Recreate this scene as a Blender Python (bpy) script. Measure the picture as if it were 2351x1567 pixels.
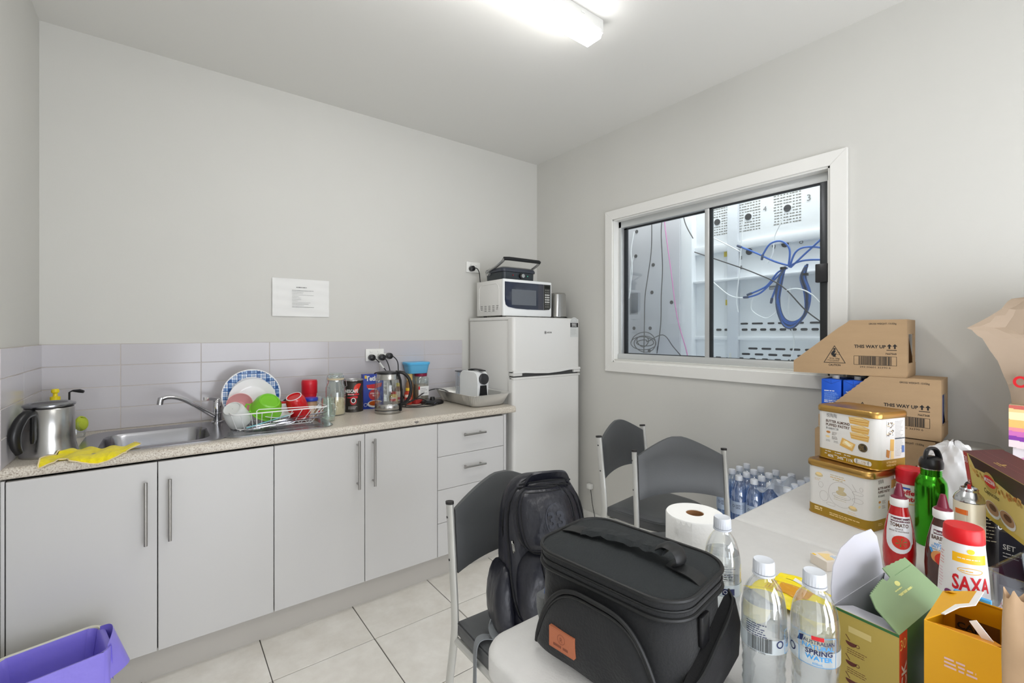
import bpy, bmesh, math, random
from mathutils import Vector, Matrix
random.seed(7)
for o in list(bpy.data.objects): bpy.data.objects.remove(o)
SC = bpy.context.scene
COL = SC.collection
R = math.radians
# ------------------------------------------------------------------ camera, world, light, exposure
cd = bpy.data.cameras.new('camera'); cam = bpy.data.objects.new('camera', cd); COL.objects.link(cam)
cam.location = (0, 0, 1.346); cam.rotation_euler = (R(90), 0, R(52.7 - 90))
cd.sensor_fit = 'HORIZONTAL'; cd.sensor_width = 36; cd.lens = 36 * 1051 / 2351
cd.shift_y = -20.5 / 2351; cd.clip_start = .01
SC.camera = cam
SC.view_settings.view_transform = 'Standard'; SC.view_settings.look = 'None'
SC.view_settings.gamma = 1; SC.view_settings.use_curve_mapping = False
SC.view_settings.exposure = 0.05
SC.cycles.max_bounces = 10; SC.cycles.diffuse_bounces = 6; SC.cycles.transmission_bounces = 10
SC.cycles.transparent_max_bounces = 24; SC.cycles.sample_clamp_indirect = 6
SC.cycles.caustics_refractive = False; SC.cycles.blur_glossy = 0.5
W = bpy.data.worlds.new('world'); SC.world = W; W.use_nodes = True
W.node_tree.nodes['Background'].inputs[0].default_value = (.8, .88, 1, 1)
W.node_tree.nodes['Background'].inputs[1].default_value = .35
TUBE_EMIT = 23.0        # ceiling batten diffuser
def area(name, loc, rot, sx, sy, power, col):
    l = bpy.data.lights.new(name, 'AREA'); l.shape = 'RECTANGLE'; l.size = sx; l.size_y = sy
    l.energy = power; l.color = col
    o = bpy.data.objects.new(name, l); o.location = loc; o.rotation_euler = rot; COL.objects.link(o); return o
# added fill at an unseen doorway behind the camera (faces +Y into the room)
area('doorway_fill', (1.0, -1.52, .92), (R(88), 0, 0), 1.7, 1.6, 56, (.91, .94, 1))
# side fill added behind the camera to lift the right wall (faces +X)
area('side_fill', (-.47, -.95, 1.1), (R(90), 0, R(-90)), 1.0, 1.9, 17, (.95, .97, 1))
# lamp of the room beyond the window
area('lamp_beyond', (2.62, 1.2, 2.85), (0, R(12), 0), .25, 2.4, 34, (1, .98, .95))
area('lamp_beyond_low', (2.50, 1.4, 0.72), (0, R(180 - 30), 0), .12, 2.2, 9, (.85, .92, 1))
# ------------------------------------------------------------------ materials
def lin(c):
    def f(v):
        v = v / 255
        return v / 12.92 if v <= .04045 else ((v + .055) / 1.055) ** 2.4
    return (f(c[0]), f(c[1]), f(c[2]), 1)
MC = {}
def M(name, col=(200, 200, 200), rough=.5, metal=0, bump=0, scale=60, var=0, spec=.5, trans=0, ior=1.45, emit=None, coat=0, bdist=.002, stretch=None, vscale=None, sheen=0, alpha=1):
    if name in MC: return MC[name]
    m = bpy.data.materials.new(name); m.use_nodes = True; nt = m.node_tree; b = nt.nodes['Principled BSDF']
    c = lin(col)
    b.inputs['Base Color'].default_value = c; b.inputs['Roughness'].default_value = rough
    b.inputs['Metallic'].default_value = metal; b.inputs['Specular IOR Level'].default_value = spec
    b.inputs['Transmission Weight'].default_value = trans; b.inputs['IOR'].default_value = ior
    b.inputs['Coat Weight'].default_value = coat; b.inputs['Sheen Weight'].default_value = sheen
    if alpha < 1: b.inputs['Alpha'].default_value = alpha
    if emit: b.inputs['Emission Color'].default_value = c; b.inputs['Emission Strength'].default_value = emit
    if bump or var:
        tc = nt.nodes.new('ShaderNodeTexCoord'); src = tc.outputs['Object']
        mp = nt.nodes.new('ShaderNodeMapping'); nt.links.new(src, mp.inputs[0])
        if stretch: mp.inputs['Scale'].default_value = stretch
        if bump:
            n = nt.nodes.new('ShaderNodeTexNoise'); n.inputs['Scale'].default_value = scale; n.inputs['Detail'].default_value = 4
            nt.links.new(mp.outputs[0], n.inputs['Vector'])
            bp = nt.nodes.new('ShaderNodeBump'); bp.inputs['Strength'].default_value = bump; bp.inputs['Distance'].default_value = bdist
            nt.links.new(n.outputs['Fac'], bp.inputs['Height']); nt.links.new(bp.outputs[0], b.inputs['Normal'])
        if var:
            n2 = nt.nodes.new('ShaderNodeTexNoise'); n2.inputs['Scale'].default_value = vscale or scale; n2.inputs['Detail'].default_value = 6
            nt.links.new(mp.outputs[0], n2.inputs['Vector'])
            r = nt.nodes.new('ShaderNodeMapRange'); r.inputs[1].default_value = .3; r.inputs[2].default_value = .7
            r.inputs[3].default_value = 1 - var; r.inputs[4].default_value = 1 + var
            nt.links.new(n2.outputs['Fac'], r.inputs[0])
            h = nt.nodes.new('ShaderNodeHueSaturation'); h.inputs['Color'].default_value = c
            nt.links.new(r.outputs[0], h.inputs['Value']); nt.links.new(h.outputs[0], b.inputs['Base Color'])
    MC[name] = m; return m
def clear(name, col=(255, 255, 255), base=.06, edge=.5, rough=.03, body=0.0, bodycol=(220, 225, 230)):
    """thin clear plastic / glass: see-through in front, glossy towards the edges"""
    if name in MC: return MC[name]
    m = bpy.data.materials.new(name); m.use_nodes = True; nt = m.node_tree; N = nt.nodes; L = nt.links
    N.remove(N['Principled BSDF']); out = N['Material Output']
    t = N.new('ShaderNodeBsdfTransparent'); t.inputs[0].default_value = lin(col)
    g = N.new('ShaderNodeBsdfGlossy'); g.inputs['Roughness'].default_value = rough; g.inputs[0].default_value = (1, 1, 1, 1)
    lw = N.new('ShaderNodeLayerWeight'); lw.inputs[0].default_value = .35
    mr = N.new('ShaderNodeMapRange'); mr.inputs[3].default_value = base; mr.inputs[4].default_value = edge
    L.new(lw.outputs['Facing'], mr.inputs[0])
    mx = N.new('ShaderNodeMixShader'); L.new(mr.outputs[0], mx.inputs[0]); L.new(t.outputs[0], mx.inputs[1]); L.new(g.outputs[0], mx.inputs[2])
    fin = mx
    if body:
        d = N.new('ShaderNodeBsdfDiffuse'); d.inputs[0].default_value = lin(bodycol)
        m2 = N.new('ShaderNodeMixShader'); m2.inputs[0].default_value = body
        L.new(mx.outputs[0], m2.inputs[1]); L.new(d.outputs[0], m2.inputs[2]); fin = m2
    L.new(fin.outputs[0], out.inputs[0]); MC[name] = m; return m
def watermat(name='water_body', tr=.45, ior=1.33, col=(250, 253, 255)):
    if name in MC: return MC[name]
    m = bpy.data.materials.new(name); m.use_nodes = True; nt = m.node_tree; N = nt.nodes; L = nt.links
    N.remove(N['Principled BSDF']); out = N['Material Output']
    t = N.new('ShaderNodeBsdfTransparent'); g = N.new('ShaderNodeBsdfGlass'); g.inputs['IOR'].default_value = ior
    g.inputs['Roughness'].default_value = 0.02; g.inputs[0].default_value = lin(col)
    mx = N.new('ShaderNodeMixShader'); mx.inputs[0].default_value = 1 - tr
    L.new(t.outputs[0], mx.inputs[1]); L.new(g.outputs[0], mx.inputs[2]); L.new(mx.outputs[0], out.inputs[0]); MC[name] = m; return m
# ------------------------------------------------------------------ geometry helpers
def rr(w, d, r, n=4):
    """rounded rectangle ring (ccw), centred"""
    r = min(r, w / 2 - 1e-5, d / 2 - 1e-5); P = []
    for cx, cy, a0 in ((w/2-r, d/2-r, 0), (-w/2+r, d/2-r, 90), (-w/2+r, -d/2+r, 180), (w/2-r, -d/2+r, 270)):
        for k in range(n + 1):
            a = R(a0 + 90 * k / n); P.append((cx + r * math.cos(a), cy + r * math.sin(a)))
    return P
def circ(r, n=24, cx=0, cy=0): return [(cx + r * math.cos(2*math.pi*k/n), cy + r * math.sin(2*math.pi*k/n)) for k in range(n)]
def smooth_path(pts, k=6, closed=False):
    P = [Vector(p) for p in pts]; n = len(P); out = []
    rng = n if closed else n - 1
    for i in range(rng):
        if closed: a, b, c, d = P[(i-1) % n], P[i], P[(i+1) % n], P[(i+2) % n]
        else: a, b, c, d = P[max(i-1, 0)], P[i], P[i+1], P[min(i+2, n-1)]
        for j in range(k):
            t = j / k
            out.append(.5 * ((2*b) + (-a + c) * t + (2*a - 5*b + 4*c - d) * t*t + (-a + 3*b - 3*c + d) * t**3))
    if not closed: out.append(P[-1])
    return out
class G:
    def __init__(s): s.bm = bmesh.new(); s.mi = 0
    def face(s, vs):
        try: f = s.bm.faces.new(vs); f.material_index = s.mi; return f
        except ValueError: return None
    def box(s, x0, x1, y0, y1, z0, z1, bev=0, seg=2):
        b2 = bmesh.new(); r = bmesh.ops.create_cube(b2, size=1)
        bmesh.ops.scale(b2, vec=(abs(x1-x0), abs(y1-y0), abs(z1-z0)), verts=b2.verts)
        bmesh.ops.translate(b2, vec=((x0+x1)/2, (y0+y1)/2, (z0+z1)/2), verts=b2.verts)
        if bev: bmesh.ops.bevel(b2, geom=list(b2.edges), offset=bev, segments=seg, affect='EDGES', profile=.5)
        s.add(b2); return s
    def add(s, b2, mat=None):
        mp = {}
        for v in b2.verts: mp[v] = s.bm.verts.new(mat @ v.co if mat else v.co)
        for f in b2.faces: s.face([mp[v] for v in f.verts])
        b2.free(); return s
    def loft(s, rings, cap0=True, cap1=True, closed=True):
        """rings: lists of 3D points, same count"""
        V = [[s.bm.verts.new(p) for p in r] for r in rings]; n = len(V[0])
        for a, b in zip(V, V[1:]):
            for k in range(n if closed else n - 1):
                s.face([a[k], a[(k+1) % n], b[(k+1) % n], b[k]])
        if cap0: s.face(V[0][::-1])
        if cap1: s.face(V[-1])
        return s
    def zloft(s, items, cx=0, cy=0, **k):
        return s.loft([[(cx + x, cy + y, z) for x, y in ring] for z, ring in items], **k)
    def lathe(s, prof, n=32, cx=0, cy=0, z0=0, cap0=True, cap1=True):
        return s.loft([[(cx + x, cy + y, z0 + z) for x, y in circ(max(r, 1e-5), n)] for r, z in prof], cap0=cap0, cap1=cap1)
    def tube(s, pts, r, n=8, closed=False, flat=None, caps=True):
        P = [Vector(p) for p in pts]; N = len(P); rings = []; up = Vector((0, 0, 1)); prev = None
        rs = r if isinstance(r, (list, tuple)) else [r] * N
        for i in range(N):
            if closed: t = P[(i+1) % N] - P[i-1]
            else: t = P[min(i+1, N-1)] - P[max(i-1, 0)]
            if t.length < 1e-9: t = Vector((0, 0, 1))
            t.normalize()
            if prev is None:
                u = up.cross(t)
                if u.length < .1: u = Vector((1, 0, 0)).cross(t)
            else: u = prev - t * prev.dot(t)
            if u.length < 1e-6: u = t.orthogonal()
            u.normalize(); prev = u; v = t.cross(u)
            a, b = (flat if flat else (1, 1))
            rings.append([P[i] + (u * math.cos(2*math.pi*k/n) * a + v * math.sin(2*math.pi*k/n) * b) * rs[i] for k in range(n)])
        if closed: rings.append(rings[0])
        return s.loft(rings, cap0=caps and not closed, cap1=caps and not closed)
    def strip(s, pts, w, th, side=(1, 0, 0)):
        """flat strap along pts, width w along side vector, thickness th"""
        P = [Vector(p) for p in pts]; S = Vector(side).normalized(); rings = []
        for i in range(len(P)):
            t = (P[min(i+1, len(P)-1)] - P[max(i-1, 0)]).normalized(); nrm = S.cross(t).normalized()
            rings.append([P[i] - S*w/2 - nrm*th/2, P[i] + S*w/2 - nrm*th/2, P[i] + S*w/2 + nrm*th/2, P[i] - S*w/2 + nrm*th/2])
        return s.loft(rings)
    def prism(s, poly, f0, f1):
        """poly 2D, f0/f1 map (u,v)->3D for the two faces"""
        a = [s.bm.verts.new(f0(u, v)) for u, v in poly]; b = [s.bm.verts.new(f1(u, v)) for u, v in poly]; n = len(poly)
        s.face(a[::-1]); s.face(b)
        for k in range(n): s.face([a[k], a[(k+1) % n], b[(k+1) % n], b[k]])
        return s
    def sheet(s, f, nu, nv, th=0):
        V = [[s.bm.verts.new(f(i/nu, j/nv)) for j in range(nv+1)] for i in range(nu+1)]
        fs = []
        for i in range(nu):
            for j in range(nv): fs.append(s.face([V[i][j], V[i+1][j], V[i+1][j+1], V[i][j+1]]))
        if th:
            bmesh.ops.recalc_face_normals(s.bm, faces=[q for q in fs if q])
            bmesh.ops.solidify(s.bm, geom=[q for q in fs if q], thickness=th)
        return s
    def xf(s, m): bmesh.ops.transform(s.bm, matrix=m, verts=s.bm.verts); return s
    def ob(s, name, mats, parent=None, loc=(0, 0, 0), rz=0, ang=38, fix=True, sub=0, rot=None):
        if fix: bmesh.ops.recalc_face_normals(s.bm, faces=s.bm.faces)
        me = bpy.data.meshes.new(name); s.bm.to_mesh(me); s.bm.free()
        if not isinstance(mats, (list, tuple)): mats = [mats]
        for m in mats: me.materials.append(m)
        me.polygons.foreach_set('use_smooth', [True] * len(me.polygons)); me.set_sharp_from_angle(angle=R(ang))
        o = bpy.data.objects.new(name, me); COL.objects.link(o); o.location = loc
        o.rotation_euler = rot if rot else (0, 0, rz)
        if parent: o.parent = parent
        if sub: md = o.modifiers.new('subd', 'SUBSURF'); md.levels = sub; md.render_levels = sub
        return o
def box_ob(name, mat, parent, x0, x1, y0, y1, z0, z1, bev=0, **k): return G().box(x0, x1, y0, y1, z0, z1, bev).ob(name, mat, parent, **k)
def tag(o, label, cat, group=None, kind=None):
    o['label'] = label; o['category'] = cat
    if group: o['group'] = group
    if kind: o['kind'] = kind
    return o
def thing(name, label, cat, loc=(0, 0, 0), rz=0, group=None, rot=None):
    o = bpy.data.objects.new(name, None); COL.objects.link(o); o.empty_display_size = .05
    o.location = loc; o.rotation_euler = rot if rot else (0, 0, rz)
    return tag(o, label, cat, group)
def copy_tree(o, loc=None, rz=None, label=None, parent=None):
    c = o.copy(); COL.objects.link(c)
    if parent is not None: c.parent = parent
    if loc is not None: c.location = loc
    if rz is not None: c.rotation_euler = (0, 0, rz)
    if label: c['label'] = label
    for ch in list(o.children): copy_tree(ch, parent=c)
    return c
# ------------------------------------------------------------------ flat print (labels, lettering, signs)
_TX = {}
def textmesh(t, bold):
    if (t, bold) in _TX: return _TX[(t, bold)]
    cu = bpy.data.curves.new('t', 'FONT'); cu.body = t; cu.size = 1; cu.resolution_u = 2; cu.offset = bold
    ob = bpy.data.objects.new('t', cu); me = bpy.data.meshes.new_from_object(ob)
    vs = [(v.co.x, v.co.y) for v in me.vertices]; fs = [tuple(p.vertices) for p in me.polygons]
    bpy.data.objects.remove(ob); bpy.data.curves.remove(cu); bpy.data.meshes.remove(me)
    if not vs: vs = [(0, 0)]
    x0 = min(v[0] for v in vs); x1 = max(v[0] for v in vs); y0 = min(v[1] for v in vs); y1 = max(v[1] for v in vs)
    _TX[(t, bold)] = (vs, fs, x0, x1, y0, y1); return _TX[(t, bold)]
class Art:
    """2D print in metres; layers stand proud by a fraction of a millimetre"""
    def __init__(s): s.bm = bmesh.new(); s.mats = []
    def _f(s, pts, m, l):
        if m not in s.mats: s.mats.append(m)
        vs = [s.bm.verts.new((x, y, l * .00018)) for x, y in pts]
        try: f = s.bm.faces.new(vs); f.material_index = s.mats.index(m)
        except ValueError: pass
    def rect(s, x0, y0, x1, y1, m, l=0): s._f([(x0, y0), (x1, y0), (x1, y1), (x0, y1)], m, l); return s
    def poly(s, pts, m, l=0): s._f(pts, m, l); return s
    def ell(s, cx, cy, rx, ry, m, l=0, n=24, a0=0, a1=360):
        s._f([(cx + rx * math.cos(R(a0 + (a1-a0)*k/n)), cy + ry * math.sin(R(a0 + (a1-a0)*k/n))) for k in range(n if a1-a0 == 360 else n+1)], m, l); return s
    def ring(s, cx, cy, rx, ry, w, m, l=0, n=28, a0=0, a1=360):
        for k in range(n):
            a = R(a0 + (a1-a0)*k/n); b = R(a0 + (a1-a0)*(k+1)/n)
            s._f([(cx+rx*math.cos(a), cy+ry*math.sin(a)), (cx+rx*math.cos(b), cy+ry*math.sin(b)),
                  (cx+(rx-w)*math.cos(b), cy+(ry-w)*math.sin(b)), (cx+(rx-w)*math.cos(a), cy+(ry-w)*math.sin(a))], m, l)
        return s
    def line(s, pts, w, m, l=0):
        for (x0, y0), (x1, y1) in zip(pts, pts[1:]):
            d = math.hypot(x1-x0, y1-y0) or 1; nx, ny = -(y1-y0)/d*w/2, (x1-x0)/d*w/2
            s._f([(x0+nx, y0+ny), (x0-nx, y0-ny), (x1-nx, y1-ny), (x1+nx, y1+ny)], m, l)
        return s
    def frame(s, x0, y0, x1, y1, w, m, l=0):
        s.rect(x0, y0, x1, y0+w, m, l); s.rect(x0, y1-w, x1, y1, m, l); s.rect(x0, y0+w, x0+w, y1-w, m, l); s.rect(x1-w, y0+w, x1, y1-w, m, l); return s
    def small(s, x0, y, w, n, pitch, th, m, l=1, fill=.9):
        """fine print far too small to read"""
        for k in range(n):
            x = x0; end = x0 + w * (fill - random.random() * .35)
            while x < end:
                ww = min(random.uniform(1.5, 6) * th, end - x); s.rect(x, y - k*pitch, x + ww, y - k*pitch + th, m, l); x += ww + th * .8
        return s
    def bars(s, x0, y0, x1, y1, m, l=1):
        x = x0; u = (x1-x0) / 95
        while x < x1 - u:
            w = random.choice((1, 1, 2, 3)) * u; s.rect(x, y0, min(x+w, x1), y1, m, l); x += w + random.choice((1, 1, 2)) * u
        return s
    def text(s, t, x, y, h, m, l=2, al='L', bold=0.0, w=None, rot=0, sk=0):
        """h = cap height; w = forced width"""
        vs, fs, a0, a1, b0, b1 = textmesh(t, bold)
        k = h / .69; kx = k if w is None else w / max(a1-a0, 1e-4)
        wid = (a1-a0) * kx; off = {'L': 0, 'C': -wid/2, 'R': -wid}[al]; c, sn = math.cos(R(rot)), math.sin(R(rot))
        if m not in s.mats: s.mats.append(m)
        V = []
        for vx, vy in vs:
            px, py = (vx-a0)*kx + off + vy*k*sk, vy*k
            V.append(s.bm.verts.new((x + px*c - py*sn, y + px*sn + py*c, l*.00018)))
        for f in fs:
            try: q = s.bm.faces.new([V[i] for i in f]); q.material_index = s.mats.index(m)
            except ValueError: pass
        return s
    def build(s, name, fn, parent=None, step=0, **k):
        """fn(u, v, h) -> 3D"""
        if step:
            us = [v.co.x for v in s.bm.verts]; a, b = min(us), max(us); x = a + step
            ys_ = [v.co.y for v in s.bm.verts]; y = min(ys_) + .009
            while y < max(ys_) and max(ys_) - min(ys_) < .3:
                bmesh.ops.bisect_plane(s.bm, geom=list(s.bm.verts)+list(s.bm.edges)+list(s.bm.faces), dist=1e-7, plane_co=(0, y, 0), plane_no=(0, 1, 0)); y += .009
            while x < b:
                bmesh.ops.bisect_plane(s.bm, geom=list(s.bm.verts)+list(s.bm.edges)+list(s.bm.faces), dist=1e-7, plane_co=(x, 0, 0), plane_no=(1, 0, 0)); x += step
        for v in s.bm.verts: v.co = Vector(fn(v.co.x, v.co.y, v.co.z + .0003))
        g = G(); g.bm.free(); g.bm = s.bm; return g.ob(name, s.mats, parent, fix=False, **k)
def on_front(x0, z0, y): return lambda u, v, h: (x0 + u, y - h, z0 + v)          # local face looking to -y
def on_right(y0, z0, x): return lambda u, v, h: (x + h, y0 + u, z0 + v)         # local face looking to +x
def on_top(x0, y0, z): return lambda u, v, h: (x0 + u, y0 + v, z + h)
def on_cyl(rf, a0, z0, cx=0, cy=0):
    """wrap around a vertical body; u=0 faces angle a0 (deg); rf(z) radius"""
    def f(u, v, h):
        r = rf(z0 + v) if callable(rf) else rf; a = R(a0) + u / r; r += h
        return (cx + r*math.cos(a), cy + r*math.sin(a), z0 + v)
    return f
def prof_r(prof):
    def f(z):
        for (r0, z0), (r1, z1) in zip(prof, prof[1:]):
            if z0 <= z <= z1 and z1 > z0: return r0 + (r1-r0)*(z-z0)/(z1-z0)
        return prof[-1][0] if z > prof[-1][1] else prof[0][0]
    return f
INK = M('ink_black', (28, 27, 27), .6); WHT = M('print_white', (226, 226, 224), .5); RED = M('print_red', (200, 24, 34), .45)
BLU = M('print_blue', (40, 80, 190), .45); GRYI = M('ink_grey', (120, 120, 120), .6); GOLDI = M('ink_gold', (200, 165, 90), .4, .3)
CYAN = M('print_cyan', (60, 150, 215), .5); NAVY = M('ink_navy', (25, 35, 80), .5); ORG = M('print_orange', (225, 110, 40), .5); YEL = M('print_yellow', (240, 195, 30), .5)
# ------------------------------------------------------------------ the room
YW, XW, XL, YB, ZC = 2.803, 2.388, -.425, -1.6, 2.69
wallm = M('wall_paint', (202, 201, 196), .55, bump=.08, scale=260, var=.012, vscale=2.5)
ceilm = M('ceiling_paint', (222, 221, 217), .7, bump=.05, scale=200)
trimm = M('trim_paint', (224, 223, 219), .4)
groutm = M('floor_grout', (78, 74, 70), .85, bump=.3, scale=300)
G().box(XL-.1, XW+.1, YB-.1, YW+.1, ZC, ZC+.1).ob('ceiling', ceilm)['kind'] = 'structure'
fl = G().box(XL-.1, XW+.1, YB-.1, YW+.1, -.1, -.004).ob('floor', groutm); fl['kind'] = 'structure'
# floor tiles, 405 mm pitch
def tilemat():
    m = M('floor_tile', (196, 190, 180), .32, bump=.05, scale=50)
    nt = m.node_tree; b = nt.nodes['Principled BSDF']
    tc = nt.nodes.new('ShaderNodeTexCoord'); oi = nt.nodes.new('ShaderNodeObjectInfo')
    mp = nt.nodes.new('ShaderNodeVectorMath'); mp.operation = 'MULTIPLY_ADD'; mp.inputs[1].default_value = (1, 1, 1)
    sc = nt.nodes.new('ShaderNodeVectorMath'); sc.operation = 'SCALE'; sc.inputs[0].default_value = (17, 31, 5)
    nt.links.new(oi.outputs['Random'], sc.inputs['Scale']); nt.links.new(tc.outputs['Object'], mp.inputs[0]); nt.links.new(sc.outputs[0], mp.inputs[2])
    n = nt.nodes.new('ShaderNodeTexNoise'); n.inputs['Scale'].default_value = 7; n.inputs['Detail'].default_value = 9; n.inputs['Roughness'].default_value = .65
    nt.links.new(mp.outputs[0], n.inputs['Vector'])
    cr = nt.nodes.new('ShaderNodeValToRGB'); cr.color_ramp.elements[0].position = .3; cr.color_ramp.elements[1].position = .72
    cr.color_ramp.elements[0].color = lin((222, 217, 208)); cr.color_ramp.elements[1].color = lin((243, 240, 234))
    nt.links.new(n.outputs['Fac'], cr.inputs[0]); nt.links.new(cr.outputs[0], b.inputs['Base Color'])
    return m
ftm = tilemat(); ft_mesh = {}
xs = [XL] + [.336 + .4035*k for k in range(-1, 6)] + [XW]; ys = [YB] + [1.968 + .405*k for k in range(-8, 3)] + [YW]
for x0, x1 in zip(xs, xs[1:]):
    for y0, y1 in zip(ys, ys[1:]):
        if x1-x0 < .02 or y1-y0 < .02: continue
        key = (round(x1-x0, 3), round(y1-y0, 3)); w, d = key
        if key not in ft_mesh:
            t = G().box(-w/2+.002, w/2-.002, -d/2+.002, d/2-.002, -.012, 0, .0012, 1).ob('tile', ftm, fl); ft_mesh[key] = t.data
        else: t = bpy.data.objects.new('tile', ft_mesh[key]); COL.objects.link(t); t.parent = fl
        t.location = ((x0+x1)/2, (y0+y1)/2, 0)
wb = G().box(XL-.1, XW+.1, YW, YW+.1, 0, ZC).ob('wall_back', wallm); wb['kind'] = 'structure'
wl = G().box(XL-.1, XL, -.42, YW, 0, ZC).box(XL-.1, XL, YB-.1, -1.48, 0, ZC).box(XL-.1, XL, -1.48, -.42, 2.1, ZC).ob('wall_left', wallm); wl['kind'] = 'structure'  # unseen opening cut to hold the added side fill
WY0, WY1, WZ0, WZ1 = .772, 2.022, 1.17, 2.092     # window opening in the right wall (before lining)
wr = G().box(XW, XW+.11, YB-.1, WY0, 0, ZC).box(XW, XW+.11, WY1, YW+.1, 0, ZC).box(XW, XW+.11, WY0, WY1, 0, WZ0).box(XW, XW+.11, WY0, WY1, WZ1, ZC).ob('wall_right', wallm); wr['kind'] = 'structure'
wf = G().box(XL-.1, .1, YB-.1, YB, 0, ZC).box(1.9, XW+.1, YB-.1, YB, 0, ZC).box(.1, 1.9, YB-.1, YB, 2.4, ZC).ob('wall_front', wallm); wf['kind'] = 'structure'  # out of view; gap added for the fill light behind the camera
for n, a in (('baseboard_right', (XW-.012, XW, YB, YW, 0, .09)), ('baseboard_left', (XL, XL+.012, -.42, 2.2, 0, .09))):
    G().box(*a, .003).ob(n, trimm)['kind'] = 'structure'
# splashback tiles: 4 rows
spm = M('splash_tile', (190, 187, 191), .14, bump=.02, scale=9, spec=.38); spg = M('splash_grout', (196, 188, 182), .8)
G().box(XL+.004, 1.686, YW-.0072, YW-.0005, .9, 1.294).ob('grout_bed', spg, wb); G().box(XL+.0005, XL+.0072, 2.17, YW-.004, .9, 1.294).ob('grout_bed', spg, wl)
tm = {}
def wall_tile(a0, a1, z0, z1, left):
    w = round(a1-a0, 4); h = round(z1-z0, 4); key = (w, h, left)
    if key not in tm:
        g = G().box(-w/2+.0014, w/2-.0014, -.0085, -.003, -h/2+.0014, h/2-.0014, .0008, 1)
        if left: g.xf(Matrix.Rotation(R(90), 4, 'Z'))
        o = g.ob('tile', spm, wl if left else wb); tm[key] = o.data
    else: o = bpy.data.objects.new('tile', tm[key]); COL.objects.link(o); o.parent = wl if left else wb
    o.location = (XL, (a0+a1)/2, (z0+z1)/2) if left else ((a0+a1)/2, YW, (z0+z1)/2)
for r in range(4):
    z0 = .9 + .0985*r; z1 = z0 + .0985
    xx = [XL+.006, -.158, .152, .462, .772, 1.082, 1.392, 1.686]
    for a, b in zip(xx, xx[1:]): wall_tile(a, b, z0, z1, False)
    for a, b in ((2.48, YW-.006), (2.17, 2.48)): wall_tile(a, b, z0, z1, True)
# window_1
win = bpy.data.objects.new('window_1', None); COL.objects.link(win); win['kind'] = 'structure'
def archi():
    g = G(); x0, x1 = XW-.016, XW+.001; o = (.702, 2.078, 1.088, 2.156); i = (.768, 2.018, 1.152, 2.094)
    P = lambda y, z: [(x0, y, z), (x1, y, z)]
    for (ya, za, yb, zb, yc, zc, yd, zd) in ((o[0], o[2], o[1], o[2], i[1], i[2], i[0], i[2]), (o[1], o[2], o[1], o[3], i[1], i[3], i[1], i[2]),
        (o[1], o[3], o[0], o[3], i[0], i[3], i[1], i[3]), (o[0], o[3], o[0], o[2], i[0], i[2], i[0], i[3])):
        yield [(ya, za), (yb, zb), (yc, zc), (yd, zd)]
for q in archi():
    g = G().prism(q, lambda u, v: (XW-.016, u, v), lambda u, v: (XW-.0005, u, v)); bmesh.ops.bevel(g.bm, geom=list(g.bm.edges), offset=.0015, segments=1, affect='EDGES'); g.ob('architrave', trimm, win)
G().box(XW-.006, XW+.11, .762, .778, 1.15, 2.10).box(XW-.006, XW+.11, 2.012, 2.026, 1.15, 2.10).box(XW-.006, XW+.11, .762, 2.026, 2.086, 2.10).box(XW-.006, XW+.11, .762, 2.026, 1.146, 1.160).ob('reveal_lining', trimm, win)
alu = M('satin_aluminium', (205, 207, 207), .4, .6, bump=.04, scale=40, stretch=(1, .02, 1)); alud = M('dark_gasket', (30, 34, 38), .6)
ax0, ax1 = XW+.045, XW+.095; fy0, fy1, fz0, fz1 = .778, 2.012, 1.160, 2.086
G().box(ax0, ax1, fy0, fy1, fz1-.042, fz1, .002).ob('head_track', alu, win)
G().box(ax0-.012, ax1, fy0, fy1, fz0, fz0+.042, .002).box(ax0-.004, ax0+.004, fy0, fy1, fz0+.042, fz0+.047).ob('sill_track', alu, win)
G().box(ax0, ax1, fy1-.022, fy1, fz0, fz1, .002).ob('side_frame', alu, win)
G().box(ax0, ax1, fy0, fy0+.02, fz0, fz1, .002).box(ax0-.006, ax0, fy0+.004, fy0+.009, fz0, fz1).ob('side_frame', alu, win)
ym = 1.378  # meeting stile
gz0, gz1 = fz0+.044, fz1-.044
G().box(ax0+.030, ax0+.046, fy1-.045, fy1-.022, gz0, gz1).box(ax0+.03, ax0+.046, ym, fy1-.022, gz1-.008, gz1).box(ax0+.03, ax0+.046, ym, fy1-.022, gz0, gz0+.006).ob('glazing_gasket', alud, win)
G().box(ax0+.004, ax0+.022, ym-.006, ym+.022, gz0-.002, gz1+.002, .002).ob('meeting_stile', alu, win)
G().box(ax0+.003, ax0+.02, ym-.022, ym-.0065, gz0, gz1).box(ax0+.003, ax0+.02, fy0+.02, ym-.006, gz1-.006, gz1).box(ax0+.003, ax0+.02, fy0+.02, ym-.006, gz0, gz0+.005).ob('sliding_gasket', alud, win)
G().box(ax0+.001, ax0+.024, fy0+.020, fy0+.05, gz0-.002, gz1+.002, .002).ob('sash_stile', M('dark_aluminium', (70, 72, 74), .35, .8), win)
glz = clear('window_glass', (244, 249, 252), .035, .35, .01)
G().box(ax0+.036, ax0+.041, ym, fy1-.03, gz0, gz1).ob('glass_pane', glz, win); G().box(ax0+.009, ax0+.014, fy0+.04, ym, gz0, gz1).ob('glass_pane', glz, win)
g = G().box(ax0-.022, ax0+.001, fy0+.012, fy0+.062, 1.578, 1.664, .004); g.ob('latch_pull', M('smoke_plastic', (42, 42, 44), .35), win)
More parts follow.
